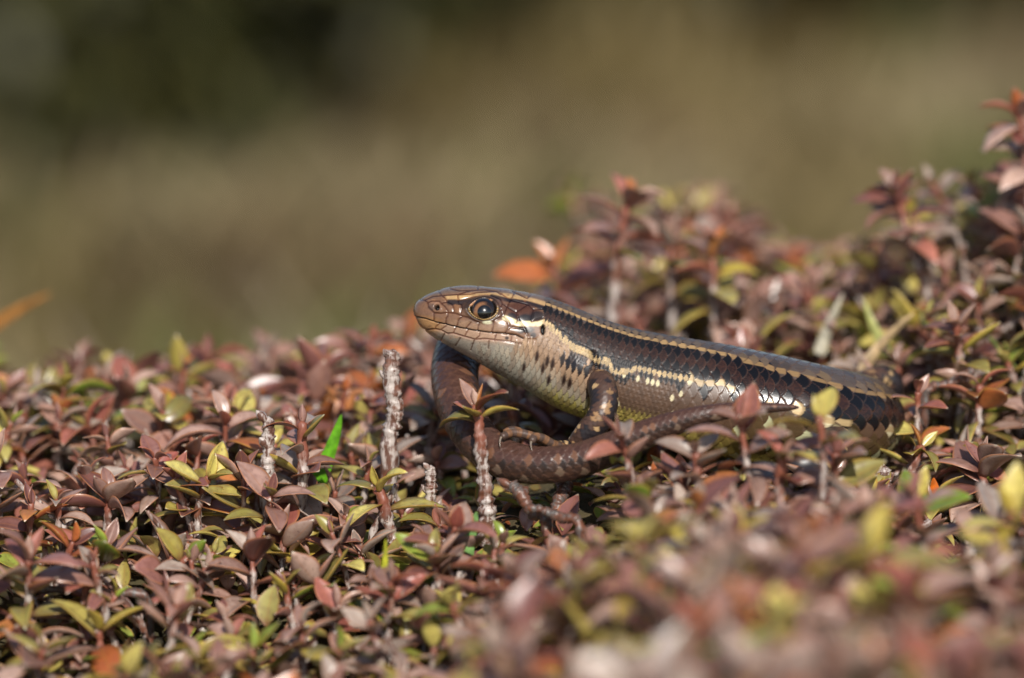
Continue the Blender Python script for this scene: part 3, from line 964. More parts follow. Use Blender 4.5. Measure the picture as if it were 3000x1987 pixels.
    root = empty('skink', base, 'striped brown skink with its tail curled round in front under its chin', 'lizard')
    allV = np.vstack(V) - base
    me = mesh_np('body', allV, [np.vstack(F4), np.vstack(F3)], m, cols=np.vstack(Cc), uvs=np.vstack(UV))
    link('body', me, root)

    # --- eyes
    i_e = int(np.argmin(np.abs(px[:, NF // 2 + NF // 4][s_all < 14] - 1416)))
    selh = (s2 < 14) & (ph[None] > 0.2) & (ph[None] < 2.6)
    dd = np.where(selh, (px - 1416) ** 2 + (py - 907) ** 2, 1e9)
    i, j = np.unravel_index(np.argmin(dd), dd.shape)
    pe, ne = P0[i, j], nrm[i, j]
    Re = 1.5
    for sd in (1, -1):
        c_e = pe - ne * 1.0 + np.array([0.03, 0, 0.15])
        ax = norm(np.array([0.10, -1.0, 0.10]) + 0.25 * ne)
        if sd < 0:
            c_e = c_e * [1, -1, 1] + [0, 2 * C[i, 1], 0]
            ax = ax * [1, -1, 1]
        nt_, np_ = 90, 72
        th = np.linspace(0, math.pi, nt_)[:, None]
        fi = np.linspace(0, 2 * math.pi, np_, endpoint=False)[None]
        e2 = norm(np.cross(ax, [0, 0, 1.0]))
        e3 = np.cross(e2, ax)
        bulge = 1 + 0.05 * np.exp(-(th / 0.45) ** 2)
        Pe = c_e + Re * (bulge * np.cos(th))[..., None] * ax + Re * (np.sin(th) * np.cos(fi))[..., None] * e2 + Re * (np.sin(th) * np.sin(fi))[..., None] * e3
        cc = np.ones((nt_, np_, 3)) * lin(16, 12, 10)
        left = 0.5 + 0.5 * (np.cos(fi) * (np.sign(np.dot(e2, [-1.0, 0, 0])))) * np.ones_like(th)
        nz = 0.6 + 0.8 * vnoise(fi * 12 + 0 * th, th * 26 + 0 * fi)
        upl = 0.5 + 0.5 * np.cos(fi - (math.pi - 0.6 if np.dot(e2, [-1.0, 0, 0]) < 0 else 0.6)) * np.ones_like(th)
        gold = smooth(0.50, 0.56, th) * smooth(0.90, 0.66, th) * (0.04 + 0.96 * smooth(0.55, 0.95, upl)) * nz
        cc = setc(cc, gold, lin(132, 90, 56))
        cc = setc(cc, np.exp(-((th - 0.51) / 0.03) ** 2) * (0.1 + 0.5 * left), lin(140, 98, 60))
        cc = setc(cc, smooth(0.50, 0.46, th) * np.ones_like(fi), lin(3, 3, 3))
        em, ent, eb, eo = (bpy.data.materials.get('lizard_eye'), None, None, None)
        if em is None:
            em, ent, eb, eo = new_mat('lizard_eye')
            vc = N(ent, 'ShaderNodeVertexColor', layer_name='col')
            ent.links.new(vc.outputs['Color'], eb.inputs['Base Color'])
            eb.inputs['Roughness'].default_value = 0.25
            eb.inputs['Coat Weight'].default_value = 1.0
            eb.inputs['Coat Roughness'].default_value = 0.03
        me = mesh_np('eye', Pe.reshape(-1, 3) - base, grid_faces(nt_, np_), em, cols=cc.reshape(-1, 3))
        link('eye', me, root)
    # --- claws
    cm = simple_mat('claw_horn', lin(120, 106, 92), 0.22)
    for p, t, dr, cl in claws:
        tt_ = np.linspace(0, 1, 9)[:, None]
        a_ = p - t * 0.1
        path = a_ + t * (0.75 * cl) * tt_ * (1 - 0.55 * tt_) + norm(dr) * (0.85 * cl) * tt_ ** 2
        Vc, Fc, uvc = tube(path, np.linspace(0.17, 0.02, 9), 8)
        link('claw', mesh_np('claw', Vc - base, Fc, cm), root)
    return C, np.maximum(hw, hgt[:, 0]), s_all


LIZ_C, LIZ_R, LIZ_S = build_lizard()

# ------------------------------------------------------------------ leaves
def leaf_shape(L, W, arch, cup, fold, tw=0.0, nu=6, nv=9, tipsharp=1.0):
    """a leaf sheet from base (0,0,0) along +Y, upper side +Z; returns V (nv,nu,3), uv"""
    t = np.linspace(0, 1, nv)[:, None]
    u = np.linspace(-1, 1, nu)[None]
    w = W * 0.5 * (np.sin(math.pi * np.clip(t, 0, 1) ** 0.93) ** 0.95 + 0.12 * (1 - t) ** 2)
    w = np.where(t > 0.92, w * (1 - 0.55 * (t - 0.92) / 0.08 * tipsharp), w)
    w[-1] = 0.012 * L
    a = arch * t                                             # bend angle grows along the blade (negative = tip turns down)
    ds = L / (nv - 1)
    yy = np.concatenate([[0], np.cumsum(np.cos(a[:-1, 0]) * ds)])[:, None]
    zz = np.concatenate([[0], np.cumsum(np.sin(a[:-1, 0]) * ds)])[:, None]
    x = w * u
    lift = cup * w * (np.abs(u) ** 1.8) + fold * w * np.abs(u)
    y = yy - np.sin(a) * lift
    z = zz + np.cos(a) * lift
    ct, st_ = np.cos(tw * t), np.sin(tw * t)
    V = np.stack([x * ct + (z - zz) * st_ * np.cos(a), y + 0 * u, zz + (z - zz) * ct - x * st_], -1)
    uv = np.stack([np.broadcast_to((u + 1) / 2, w.shape[:1] + (nu,)), np.broadcast_to(t, (nv, nu))], -1)
    return V, uv


def thick_leaf(L, W, arch, cup, fold, tw, th=0.16):
    V, uv = leaf_shape(L, W, arch, cup, fold, tw)
    nv, nu = V.shape[:2]
    n = np.cross(np.gradient(V, axis=1), np.gradient(V, axis=0))
    n = norm(n)
    t = np.linspace(0, 1, nv)[:, None]
    u = np.linspace(-1, 1, nu)[None]
    k = th * (1 - np.abs(u) ** 4 * 0.75) * (0.45 + 0.55 * np.sin(math.pi * np.clip(t, .12, .95)))
    A, B = V + n * (k * 0.5)[..., None], V - n * (k * 0.5)[..., None]
    F = grid_faces(nv, nu, False)
    off = nv * nu
    Fb = F[:, ::-1] + off
    idx = np.arange(nv * nu).reshape(nv, nu)
    ring = np.concatenate([idx[0, :], idx[1:, -1], idx[-1, -2::-1], idx[-2:0:-1, 0]])
    r2 = np.roll(ring, -1)
    Fs = np.stack([ring, r2, r2 + off, ring + off], -1)
    return np.vstack([A.reshape(-1, 3), B.reshape(-1, 3)]), np.vstack([F, Fb, Fs]), np.vstack([uv.reshape(-1, 2)] * 2)


VARIANTS = [  # length, width, arch, cup, fold, twist (mm, rad)
    (4.2, 2.1, -0.75, 0.20, 0.10, 0.1), (3.9, 2.0, 0.25, 0.35, 0.10, -0.1), (4.6, 1.85, -1.3, -0.15, 0.15, 0.25),
    (3.7, 1.8, -0.2, 0.4, 0.2, 0.1), (4.3, 1.7, -1.0, 0.1, 0.5, -0.35), (3.4, 1.45, 0.3, 0.3, 0.4, 0.15), (4.2, 2.5, -0.5, 0.28, 0.0, 0.0)]
LEAF_ME = {}
for i_, va in enumerate(VARIANTS):
    Vl, Fl, uvl = thick_leaf(*va)
    for k_ in LEAFC:
        LEAF_ME[(k_, i_)] = mesh_np('leaf', Vl, Fl, LEAFM[k_], uvs=uvl)
SHEETS = []
for va in VARIANTS:
    Vs, uvs_ = leaf_shape(*va, nu=4, nv=6)
    SHEETS.append((Vs.reshape(-1, 3), grid_faces(6, 4, False), uvs_.reshape(-1, 2)))


def frame(y_dir, z_hint):
    y = norm(y_dir)
    z = np.asarray(z_hint, float)
    z = z - y * np.dot(z, y)
    if np.linalg.norm(z) < 1e-4:
        z = np.array([0.3, 0.1, 1.0]) - y * np.dot([0.3, 0.1, 1.0], y)
    z = norm(z)
    return np.stack([np.cross(y, z), y, z], -1)


def pick(mix, r):
    ks = list(mix)
    w = np.cumsum([mix[k] for k in ks])
    return ks[int(np.searchsorted(w / w[-1], r))]


MIX = {
    'bronze': {'bronze': 5, 'plum': 2, 'red': 1, 'grey': 1.2, 'olive': .8},
    'green': {'olive': 4, 'yellow': 2.2, 'green': 2, 'bronze': 1.5},
    'mixed': {'bronze': 4, 'olive': 2, 'yellow': 1, 'green': .8, 'plum': 1, 'grey': .7, 'orange': .2},
    'plum': {'plum': 4, 'bronze': 2, 'red': .5},
    'yellow': {'yellow': 4, 'olive': 1, 'orange': .4},
    'rust': {'red': 2, 'orange': 1.2, 'bronze': 2},
    'pale': {'grey': 3, 'bronze': 2},
    'dead': {'orange': 2, 'plum': 1.5, 'grey': 1},
}


def make_sprig(base, top, nleaf=11, mix='mixed', size=1.0, r0=0.42, r1=0.26, spread=1.0, crown=0.45, g=None, lower='green', nseg=14, bend=None):
    """stem path + list of leaves (kind, variant, 3x3 frame, position, scale), mm, absolute"""
    g = g or rng
    base, top = np.asarray(base, float), np.asarray(top, float)
    H = np.linalg.norm(top - base)
    mid = (base + top) / 2 + (g.normal(0, 0.07, 3) * H if bend is None else np.asarray(bend, float))
    t = np.linspace(0, 1, nseg)[:, None]
    path = (1 - t) ** 2 * base + 2 * t * (1 - t) * mid + t ** 2 * top
    T = norm(np.gradient(path, axis=0))
    rad = np.linspace(r0, r1, nseg)
    leaves = []
    az = g.uniform(0, 6.28)
    clen = min(crown * H, 7.0) / H
    for k in range(nleaf):
        f = k / max(nleaf - 1, 1)                          # 0 = tip
        tp = 1 - clen * f ** 1.6 - 0.005
        ii = tp * (nseg - 1)
        i0 = int(min(ii, nseg - 2))
        p = path[i0] + (path[i0 + 1] - path[i0]) * (ii - i0)
        ax = T[i0]
        az += 2.4 + g.normal(0, 0.25)
        e1 = norm(np.cross(ax, [0.12, 1, 0.05]))
        e2 = np.cross(ax, e1)
        rd = math.cos(az) * e1 + math.sin(az) * e2
        th = math.radians((27 if f > 0.02 else 14) + 58 * f ** 0.6 + g.normal(0, 11)) * spread
        dr = norm(math.cos(th) * ax + math.sin(th) * rd)
        nh = norm(math.sin(th) * ax - math.cos(th) * rd + 0.30 * g.normal(0, 1, 3))
        m_ = mix if (f < 0.62 or lower is None) else (lower if g.random() < 0.6 else mix)
        kind = pick(MIX[m_], g.random())
        if f < 0.2:
            var = int(g.choice([3, 5, 5, 4]))
        else:
            var = int(g.choice([0, 1, 2, 3, 4, 6]))
        s = size * (0.62 + 0.46 * min(1, f * 3.0)) * g.uniform(0.85, 1.12)
        leaves.append((kind, var, frame(dr, nh), p + rd * 0.12, s))
    return dict(path=path, rad=rad, leaves=leaves, base=base, top=top)


def stem_geo(path, rad, ns=8, scars=True, seed=0, wob=0.6):
    n = max(len(path) * 3, 24)
    P, _ = catmull(np.column_stack([path, rad]), n)
    r = P[:, 3].copy()
    if scars:
        r *= 1 + 0.22 * (vnoise(np.arange(n) * 0.45 + seed, np.full(n, 3.0)) - 0.4)
    return tube(P[:, :3], r, ns, wob=wob, seed=seed)


def add_sprig_object(sp, label, category='shrub', group=None, name='heath_shoot', mat=STEM, ns=8, seed=0):
    b = sp['base']
    root = empty(name, b, label, category, group)
    V, F, uv = stem_geo(sp['path'], sp['rad'], ns, seed=seed)
    link('stem', mesh_np('stem', V - b, F, mat, uvs=uv), root)
    for kind, var, fr, p, s in sp['leaves']:
        M = Matrix(((fr * s)).tolist()).to_4x4()
        M.translation = Vector(((p - b) * MM).tolist())
        link('leaf', LEAF_ME[(kind, var)], root, M)
    return root


class Stuff:
    """many sprigs or loose leaves merged into one uncountable mesh"""
    def __init__(self):
        self.lv = [[] for _ in SHEETS]
        self.stems = []

    def leaf(self, kind, var, fr, p, s, dim=1.0):
        a, b = LEAFC[kind]
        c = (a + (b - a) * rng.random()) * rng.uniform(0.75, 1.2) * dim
        self.lv[var].append((fr * s, p, c))

    def sprig(self, sp):
        self.stems.append((sp['path'], sp['rad']))
        for kind, var, fr, p, s in sp['leaves']:
            self.leaf(kind, var, fr, p, s)

    def build(self, name, label, with_stems=True):
        Vs, Fs, Cs, UVs, n = [], [], [], [], 0
        for (Vl, Fl, ul), lst in zip(SHEETS, self.lv):
            if not lst:
                continue
            M = np.array([x[0] for x in lst])
            p = np.array([x[1] for x in lst])
            c = np.array([x[2] for x in lst])
            V = np.einsum('nij,kj->nki', M, Vl) + p[:, None]
            k = len(Vl)
            F = (Fl[None] + (np.arange(len(lst)) * k)[:, None, None] + n).reshape(-1, 4)
            Vs.append(V.reshape(-1, 3)); Fs.append(F); Cs.append(np.repeat(c, k, 0)); UVs.append(np.tile(ul, (len(lst), 1)))
            n += len(lst) * k
        nf_leaf = sum(len(f) for f in Fs)
        T3 = []
        for i, (path, rad) in enumerate(self.stems if with_stems else []):
            V, F, uv = tube(path, rad, 5, wob=0.2, seed=i)
            Vs.append(V); Fs.append(F[0] + n); T3.append(F[1] + n); Cs.append(np.tile(lin(110, 78, 62), (len(V), 1))); UVs.append(uv)
            n += len(V)
        F4 = np.vstack(Fs)
        F = [F4] + ([np.vstack(T3)] if T3 else [])
        mi = np.concatenate([np.zeros(nf_leaf, int), np.ones(len(F4) - nf_leaf, int)] + [np.ones(len(f), int) for f in F[1:]])
        me = mesh_np(name, np.vstack(Vs), F, [LEAFM_ATTR, STEM], cols=np.vstack(Cs), uvs=np.vstack(UVs), mat_idx=mi)
        return link(name, me, kind='stuff', label=label)


# ------------------------------------------------------------------ what must stay in view: the visible outline of the lizard
PROTECT = np.array([(1195, 830), (1340, 820), (1500, 830), (1700, 880), (1850, 945), (2100, 990), (2300, 1030), (2500, 1065), (2640, 1130), (2690, 1250),
                    (2660, 1350), (2545, 1385), (2480, 1290), (2420, 1255), (2330, 1235), (2210, 1235), (2100, 1250), (1960, 1300), (1840, 1350),
                    (1780, 1440), (1720, 1520), (1560, 1540), (1440, 1500), (1340, 1400), (1245, 1200), (1225, 1020), (1190, 940)], float)


def inside(pts, poly):
    x, y = pts[:, 0], pts[:, 1]
    c = np.zeros(len(pts), bool)
    j = len(poly) - 1
    for i in range(len(poly)):
        xi, yi = poly[i]
        xj, yj = poly[j]
        c ^= ((yi > y) != (yj > y)) & (x < (xj - xi) * (y - yi) / (yj - yi + 1e-12) + xi)
        j = i
    return c


def hits_lizard(sp, margin=0.25):
    pts = np.vstack([sp['path']] + [[p, p + fr[:, 1] * 1.8 * s, p + fr[:, 1] * 3.6 * s] for _, _, fr, p, s in sp['leaves']])
    d = np.linalg.norm(pts[:, None] - LIZ_C[None, ::12], axis=-1) - LIZ_R[None, ::12]
    return d.min() < margin


def hides_lizard(sp):
    pts = np.vstack([[p + fr[:, 1] * 1.8 * s, p + fr[:, 1] * 3.7 * s, p] for _, _, fr, p, s in sp['leaves']] + [sp['path'][4:]])
    q = proj(pts)
    i = np.argmin(np.abs(proj(LIZ_C[::12])[None, :, 0] - q[:, None, 0]), axis=1)
    return bool((inside(q, PROTECT) & (pts[:, 1] < 6)).any())


# ------------------------------------------------------------------ singled-out plants (photo pixel of the tip, distance behind the lizard's plane)
def hero(px, py, Y, label, stem_px=None, depth=0.0, **kw):
    top = unproj(px, py, Y)
    if stem_px is None:
        stem_px = (px + rng.uniform(-25, 25), py + 260)
    b = unproj(stem_px[0], stem_px[1], Y + depth)
    gz = float(ground_z(b[0], b[1]))
    if b[2] > gz:                                        # run the stem on down to the soil
        k = (top[2] - gz) / max(top[2] - b[2], 0.5)
        k = min(k, 2.6)
        b = top + (b - top) * k
        b[2] = min(b[2], gz)
    else:
        b[2] = b[2]
    name = kw.pop('name', 'heath_shoot')
    cat = kw.pop('category', 'shrub')
    mat = kw.pop('mat', STEM)
    ns = kw.pop('ns', 12)
    group = kw.pop('group', 'heath shoots')
    kw_mark = kw.pop('mark')
    sp = make_sprig(b, top, **kw)
    MARKS.append((top, 'the ' + kw_mark))
    add_sprig_object(sp, label, cat, group, name, mat, ns, seed=int(px))
    HEROES.append(sp)
    return sp


HEROES = []
MARKS = [(unproj(1250, 940, 0), 'the lizard\'s snout'), (unproj(1330, 1150, 0), 'the upright part of the tail loop'), (unproj(1600, 1380, -11), 'the hand on the tail'),
         (unproj(1900, 1280, -13), 'the thin end of the tail'), (unproj(1650, 1000, 5), 'the lizard\'s neck'), (unproj(2000, 1000, 7), 'the lizard\'s back'),
         (unproj(2350, 1050, 8), 'the lizard\'s hips'), (unproj(2660, 1250, 8), 'the lizard\'s rump')]
hero(1396, 1190, -10.5, 'rust and yellow leaved shoot on a pale scarred stem crossing the lizard\'s curled tail', stem_px=(1432, 1600), mark='pale scarred stem',
     nleaf=8, mix='rust', lower='yellow', r0=0.95, r1=0.46, crown=0.10, size=1.0, spread=0.8, nseg=22)
hero(885, 1240, -4, 'upright shoot with a broad paddle-shaped brown leaf and thick red stem', stem_px=(872, 1500), mark='paddle-leaved shoot', nleaf=10, mix='bronze', lower='green',
     r0=0.75, r1=0.5, crown=0.45, size=1.15)
hero(318, 1460, -4, 'plum-red rosette of spread pointed leaves standing clear of the mat', stem_px=(325, 1640), mark='plum rosette', nleaf=9, mix='plum', lower=None, r0=0.5, r1=0.35, crown=0.14, size=1.42, spread=0.95)
hero(1108, 1430, -8, 'shoot with broad clear yellow leaves beside the lizard\'s tail loop', stem_px=(1130, 1600), mark='clear yellow shoot', nleaf=6, mix='yellow', lower='yellow', r0=0.75, r1=0.6, crown=0.2, size=1.25, spread=1.0)
hero(1815, 1270, -22, 'bronze star-shaped shoot standing in front of the lizard\'s thin tail', stem_px=(1850, 1520), mark='bronze star shoot', nleaf=10, mix='bronze', lower='green', r0=0.5, r1=0.3, crown=0.5, spread=0.9)
hero(2165, 1225, -24, 'pink and grey shoot with long pointed leaves reaching up before the lizard\'s flank', stem_px=(2180, 1430), mark='pink and grey shoot', nleaf=9, mix='rust', lower='pale', r0=0.55, r1=0.3, crown=0.4, size=1.3, spread=0.9)
hero(2400, 1220, -30, 'shoot topped by upright yellow leaves before the lizard\'s hip', stem_px=(2390, 1420), mark='yellow-topped shoot', nleaf=5, mix='yellow', lower='bronze', r0=0.45, r1=0.28, crown=0.3, size=1.25, spread=0.75)
hero(2290, 1340, -27, 'shoot with orange-red stem in front of the lizard\'s belly', stem_px=(2275, 1600), mark='orange-stemmed shoot', nleaf=9, mix='bronze', lower='rust', r0=0.6, r1=0.45, crown=0.35)
hero(1845, 580, 40, 'tall red-tipped shoot on a bare whitish stem behind the lizard\'s neck', stem_px=(1825, 1000), mark='tall whitish-stemmed shoot', nleaf=13, mix='rust', lower='green', r0=0.75, r1=0.45, crown=0.24, size=1.25)
hero(1965, 700, 44, 'shorter red-stemmed shoot behind the lizard beside the tall whitish-stemmed one', stem_px=(1985, 1050), mark='shorter red-stemmed shoot', nleaf=10, mix='bronze', lower='green', r0=0.6, r1=0.35, crown=0.35, size=1.15)
hero(2085, 720, 38, 'crimson shoot with drooping yellow-green lower leaves behind the lizard\'s back', stem_px=(2075, 1060), mark='crimson shoot', nleaf=12, mix='rust', lower='yellow', r0=0.5, r1=0.35, crown=0.5, size=1.2)
hero(2625, 560, 38, 'tall dark red shoot arching up behind the lizard\'s hip', stem_px=(2760, 980), mark='arching dark red shoot', nleaf=16, mix='plum', lower='pale', r0=0.6, r1=0.4, crown=0.6, size=1.2)
hero(2985, 330, 36, 'tallest red-stemmed shoot at the top of the rising heath', stem_px=(3000, 800), mark='tallest shoot', nleaf=16, mix='rust', lower='pale', r0=0.55, r1=0.35, crown=0.4, size=1.25)
hero(2800, 950, 14, 'pink-bronze shoot with a white-tipped green leaf behind the lizard\'s rump', stem_px=(2800, 1180), mark='pink-bronze shoot', nleaf=12, mix='bronze', lower='green', r0=0.5, r1=0.35, crown=0.5, size=1.15)
hero(2870, 1130, 8, 'orange-stemmed shoot with cupped leaves past the lizard\'s rump', stem_px=(2870, 1330), mark='cup-leaved shoot', nleaf=10, mix='rust', lower='green', r0=0.55, r1=0.4, crown=0.4, size=1.1)
hero(2690, 1150, 4, 'salmon-pink upright leaves pressed against the lizard\'s rump', stem_px=(2690, 1330), mark='salmon-pink shoot', nleaf=7, mix='rust', lower='yellow', r0=0.45, r1=0.3, crown=0.5)
hero(2700, 1310, -1, 'yellow-leaved shoot on a whitish peeling stem at the lizard\'s rump', stem_px=(2610, 1560), mark='peeling-stemmed shoot', nleaf=8, mix='yellow', lower='rust', r0=0.65, r1=0.45, crown=0.3)
hero(2880, 1360, -4, 'large glossy brown rosette with ribbed leaves past the lizard\'s rump', stem_px=(2890, 1560), mark='large glossy rosette', nleaf=11, mix='bronze', lower='plum', r0=0.55, r1=0.4, crown=0.4, size=1.45)
hero(2555, 1640, -72, 'bright lemon-yellow leaves on the mound before the lizard\'s hip', stem_px=(2560, 1850), mark='lemon-yellow leaves', nleaf=6, mix='yellow', lower='yellow', r0=0.5, r1=0.4, crown=0.2, size=1.7, spread=1.0)
hero(1745, 1900, -66, 'fresh green upright leaves on the mound before the tail', stem_px=(1720, 2100), mark='fresh green shoot', nleaf=6, mix='green', lower='bronze', r0=0.4, r1=0.3, crown=0.4, size=1.4, spread=0.7)
hero(1880, 1590, -60, 'shoot with broad yellow and orange leaves on the mound before the tail', stem_px=(1880, 1900), mark='yellow and orange shoot', nleaf=9, mix='yellow', lower='rust', r0=0.5, r1=0.4, crown=0.35, size=1.5)
hero(740, 1905, -32, 'shoot with rounded bright green leaves near the foot of the bank', stem_px=(735, 2080), mark='bright green shoot', nleaf=7, mix='green', lower='green', r0=0.4, r1=0.3, crown=0.4, size=1.35)
hero(290, 1850, -26, 'pale stem carrying large yellow-green leaves on the bank', stem_px=(270, 2060), mark='large yellow-green leaves', nleaf=5, mix='yellow', lower='green', r0=0.45, r1=0.3, crown=0.35, size=1.5)
hero(170, 1240, 16, 'brown shoot with wine-red stem standing above the mat beside a green leaf', stem_px=(190, 1430), mark='wine-red stemmed shoot', nleaf=11, mix='bronze', lower='green', r0=0.55, r1=0.38, crown=0.5, size=1.15)
hero(1090, 1000, 36, 'red leaf tuft just past the lizard\'s snout', stem_px=(1080, 1180), mark='red leaf tuft', nleaf=9, mix='rust', lower='bronze', r0=0.4, r1=0.3, crown=0.5)
hero(610, 1400, -6, 'yellow and bronze shoot with arching leaves between the plum rosette and bare twig', stem_px=(600, 1600), mark='arching yellow shoot', nleaf=9, mix='yellow', lower='green', r0=0.5, r1=0.35, crown=0.4, size=1.2)
hero(510, 1400, -5, 'orange-brown shoot with a curled tip leaf beside the plum rosette', stem_px=(550, 1560), mark='orange-brown shoot', nleaf=7, mix='rust', lower='yellow', r0=0.45, r1=0.32, crown=0.35)
hero(1490, 1180, 9, 'red-stemmed shoot seen through the loop of the lizard\'s tail', stem_px=(1490, 1360), mark='shoot inside the tail loop', nleaf=8, mix='bronze', lower='yellow', r0=0.55, r1=0.45, crown=0.3, size=0.8)
hero(2450, 1330, -24, 'bronze shoot with broad cupped leaves before the lizard\'s thigh', stem_px=(2455, 1560), mark='shoot before the thigh', nleaf=11, mix='bronze', lower='pale', r0=0.5, r1=0.34, crown=0.5, size=1.2)
hero(2040, 1330, -24, 'grey-pink shoot with curled orange lower leaf under the thin tail', stem_px=(2050, 1560), mark='curled-leaf shoot', nleaf=10, mix='pale', lower='rust', r0=0.5, r1=0.34, crown=0.5, size=1.15)
HERO_N = len(HEROES)


# bare twigs: knobbly stems with side spurs
def twig(pts, r0, r1, label, mat=TWIG, name='bare_twig', spurs=6, ns=14, category='twig', group=None, point=True):
    r0, r1 = r0 * 1.2, r1 * 1.2
    P = np.array([unproj(*p) for p in pts])
    g = float(ground_z(P[-1][0], P[-1][1]))
    if P[-1][2] > g and group != 'lying':
        P = np.vstack([P, [P[-1][0], P[-1][1] + 0.4, g - 0.3]])
    P = P[::-1]
    b = P[0].copy()
    root = empty(name, b, label, category)
    n = 70
    D_, _ = catmull(P, n)
    r = np.linspace(r0, r1, n) * (1 + 0.30 * (vnoise(np.arange(n) * 0.33, np.full(n, b[0])) - 0.4))
    V, F, uv = tube(D_, r, ns, wob=0.4, seed=int(abs(b[0]) * 10))
    link('stem', mesh_np('stem', V - b, F, mat, uvs=uv), root)
    for k in range(spurs):
        i = int((0.97 - 0.62 * (k / max(spurs, 2)) ** 0.8) * (n - 2))
        ax = norm(D_[i + 1] - D_[i])
        sd = norm(np.array([1.0 if k % 2 else -1.0, rng.normal(0, .5), 0.1]))
        ln = rng.uniform(0.7, 1.7)
        q = D_[i] + np.linspace(0, 1, 7)[:, None] * (sd * 0.75 + ax * 0.65) * ln
        rr = np.array([.32, .36, .30, .36, .3, .2, .05]) * rng.uniform(0.9, 1.5)
        V, F, uv = tube(q, rr, 9, wob=0.5, seed=k)
        link('spur', mesh_np('spur', V - b, F, mat, uvs=uv), root)
    return root


twig([(1152, 1035, 0), (1146, 1090, 0), (1150, 1150, 0), (1158, 1200, 0), (1148, 1250, 0), (1140, 1320, 0)], 0.72, 0.62, 'knobbly pale grey leafless twig standing beside the lizard\'s tail loop', spurs=8)
twig([(786, 1228, -4), (785, 1262, -4), (788, 1310, -4), (782, 1360, -4), (780, 1430, -4)], 0.62, 0.42, 'short leafless whitish twig with a dark pointed tip beside the paddle-leaved shoot', spurs=4)
twig([(1262, 1370, -6), (1262, 1420, -6), (1262, 1500, -6)], 0.52, 0.4, 'small leafless grey twig with a black tip below the tail loop', spurs=3)
twig([(2590, 1376, -4), (2588, 1420, -4), (2585, 1480, -4)], 0.6, 0.6, 'stubby whitish twig under the lizard\'s rump', spurs=3)
twig([(660, 1290, 6), (652, 1330, 6), (642, 1400, 6)], 0.3, 0.22, 'thin white dead twig behind the yellow and bronze shoot', spurs=1)
twig([(70, 1400, 8), (130, 1480, 6), (220, 1600, 3)], 0.4, 0.25, 'long thin brown dead stalk leaning across the mat near the plum rosette', mat=DARKTWIG, spurs=2)
twig([(1500, 1420, -13), (1530, 1455, -13.5), (1560, 1500, -14), (1600, 1530, -14.5)], 0.5, 0.5, 'blackened twig bent under the lizard\'s tail', mat=DARKTWIG, spurs=4)
twig([(1570, 1488, -16), (1640, 1515, -17), (1700, 1545, -18)], 0.55, 0.3, 'weathered dead stick with a frayed end lying below the tail', mat=DARKTWIG, spurs=2)
twig([(1660, 1418, -8), (1645, 1450, -9), (1630, 1490, -10)], 0.5, 0.55, 'crumbly black stump touching the underside of the tail', mat=DARKTWIG, spurs=3)
twig([(100, 1730, -18), (180, 1728, -18), (300, 1745, -18), (430, 1750, -18)], 0.42, 0.3, 'dark dead twig lying flat on the bank', mat=DARKTWIG, spurs=2)
twig([(2850, 1085, 9), (2780, 1125, 9), (2710, 1165, 9)], 0.5, 0.32, 'dark bare branch sticking out past the lizard\'s rump', mat=DARKTWIG, spurs=2)
twig([(1360, 1680, -20), (1320, 1700, -21), (1270, 1730, -22)], 0.35, 0.3, 'short white broken twig on the bank below the tail loop', spurs=1)


# grass blades and single dry leaves
def blade(pts, w, colr, label, name='grass_shoot', category='grass', curl=0.25):
    P = np.array([unproj(*p) for p in pts])
    b = P[0].copy()
    D_, _ = catmull(P, 24)
    T = norm(np.gradient(D_, axis=0))
    S = norm(np.cross(T, [0.1, 0.9, 0.3]))
    Nn = np.cross(S, T)
    t = np.linspace(0, 1, 24)
    ww = w * (np.clip(1 - t, 0, 1) ** 0.7 * 0.9 + 0.06) * smooth(-0.15, 0.12, t)
    u = np.linspace(-1, 1, 5)
    V = D_[:, None] + ww[:, None, None] * u[None, :, None] * S[:, None] + (curl * ww)[:, None, None] * (u ** 2)[None, :, None] * Nn[:, None]
    A = V.reshape(-1, 3)
    B = (V - 0.07 * Nn[:, None]).reshape(-1, 3)
    F = grid_faces(24, 5, False)
    m = simple_mat(name + '_skin', colr, 0.45, nscale=900, trans=0.2)
    me = mesh_np(name, np.vstack([A, B]) - b, [np.vstack([F, F[:, ::-1] + len(A)])], m)
    o = link(name, me)
    o.location = [c * MM for c in b]
    o['label'] = label
    o['category'] = category


blade([(-60, 985, 62), (20, 930, 62), (90, 888, 62), (150, 860, 62)], 0.75, lin(168, 112, 50), 'tan dry grass blade leaning over the mat beyond the plum rosette')
blade([(345, 1290, 32), (375, 1210, 32), (415, 1130, 33), (440, 1080, 34)], 0.85, lin(150, 150, 60), 'yellow-green grass blade standing behind the plum rosette')
blade([(515, 1230, 27), (510, 1180, 27), (490, 1150, 27), (465, 1140, 27)], 0.6, lin(205, 132, 62), 'curled orange dead leaf standing up from the mat', name='dead_leaf', category='leaf')
blade([(930, 1420, 3), (960, 1340, 3), (985, 1270, 3), (1000, 1215, 3)], 0.95, lin(96, 160, 20), 'vivid green grass blade behind the paddle-leaved shoot')
blade([(1360, 1650, -16), (1372, 1590, -16), (1388, 1535, -16), (1396, 1500, -16)], 0.9, lin(120, 160, 90), 'ribbed pale green grass blade below the scarred stem')
blade([(1120, 1770, -24), (1122, 1700, -24), (1128, 1640, -24), (1130, 1580, -24)], 0.55, lin(160, 160, 40), 'narrow yellow-green grass blade with a red edge on the bank')
blade([(2520, 1090, 20), (2580, 1010, 22), (2640, 950, 24), (2680, 915, 25)], 0.7, lin(176, 150, 112), 'buff dry grass blade slanting up behind the lizard\'s rump')
blade([(2600, 1040, 26), (2560, 960, 28), (2530, 880, 29)], 0.8, lin(168, 168, 96), 'pale yellow-green grass blade behind the lizard\'s rump')
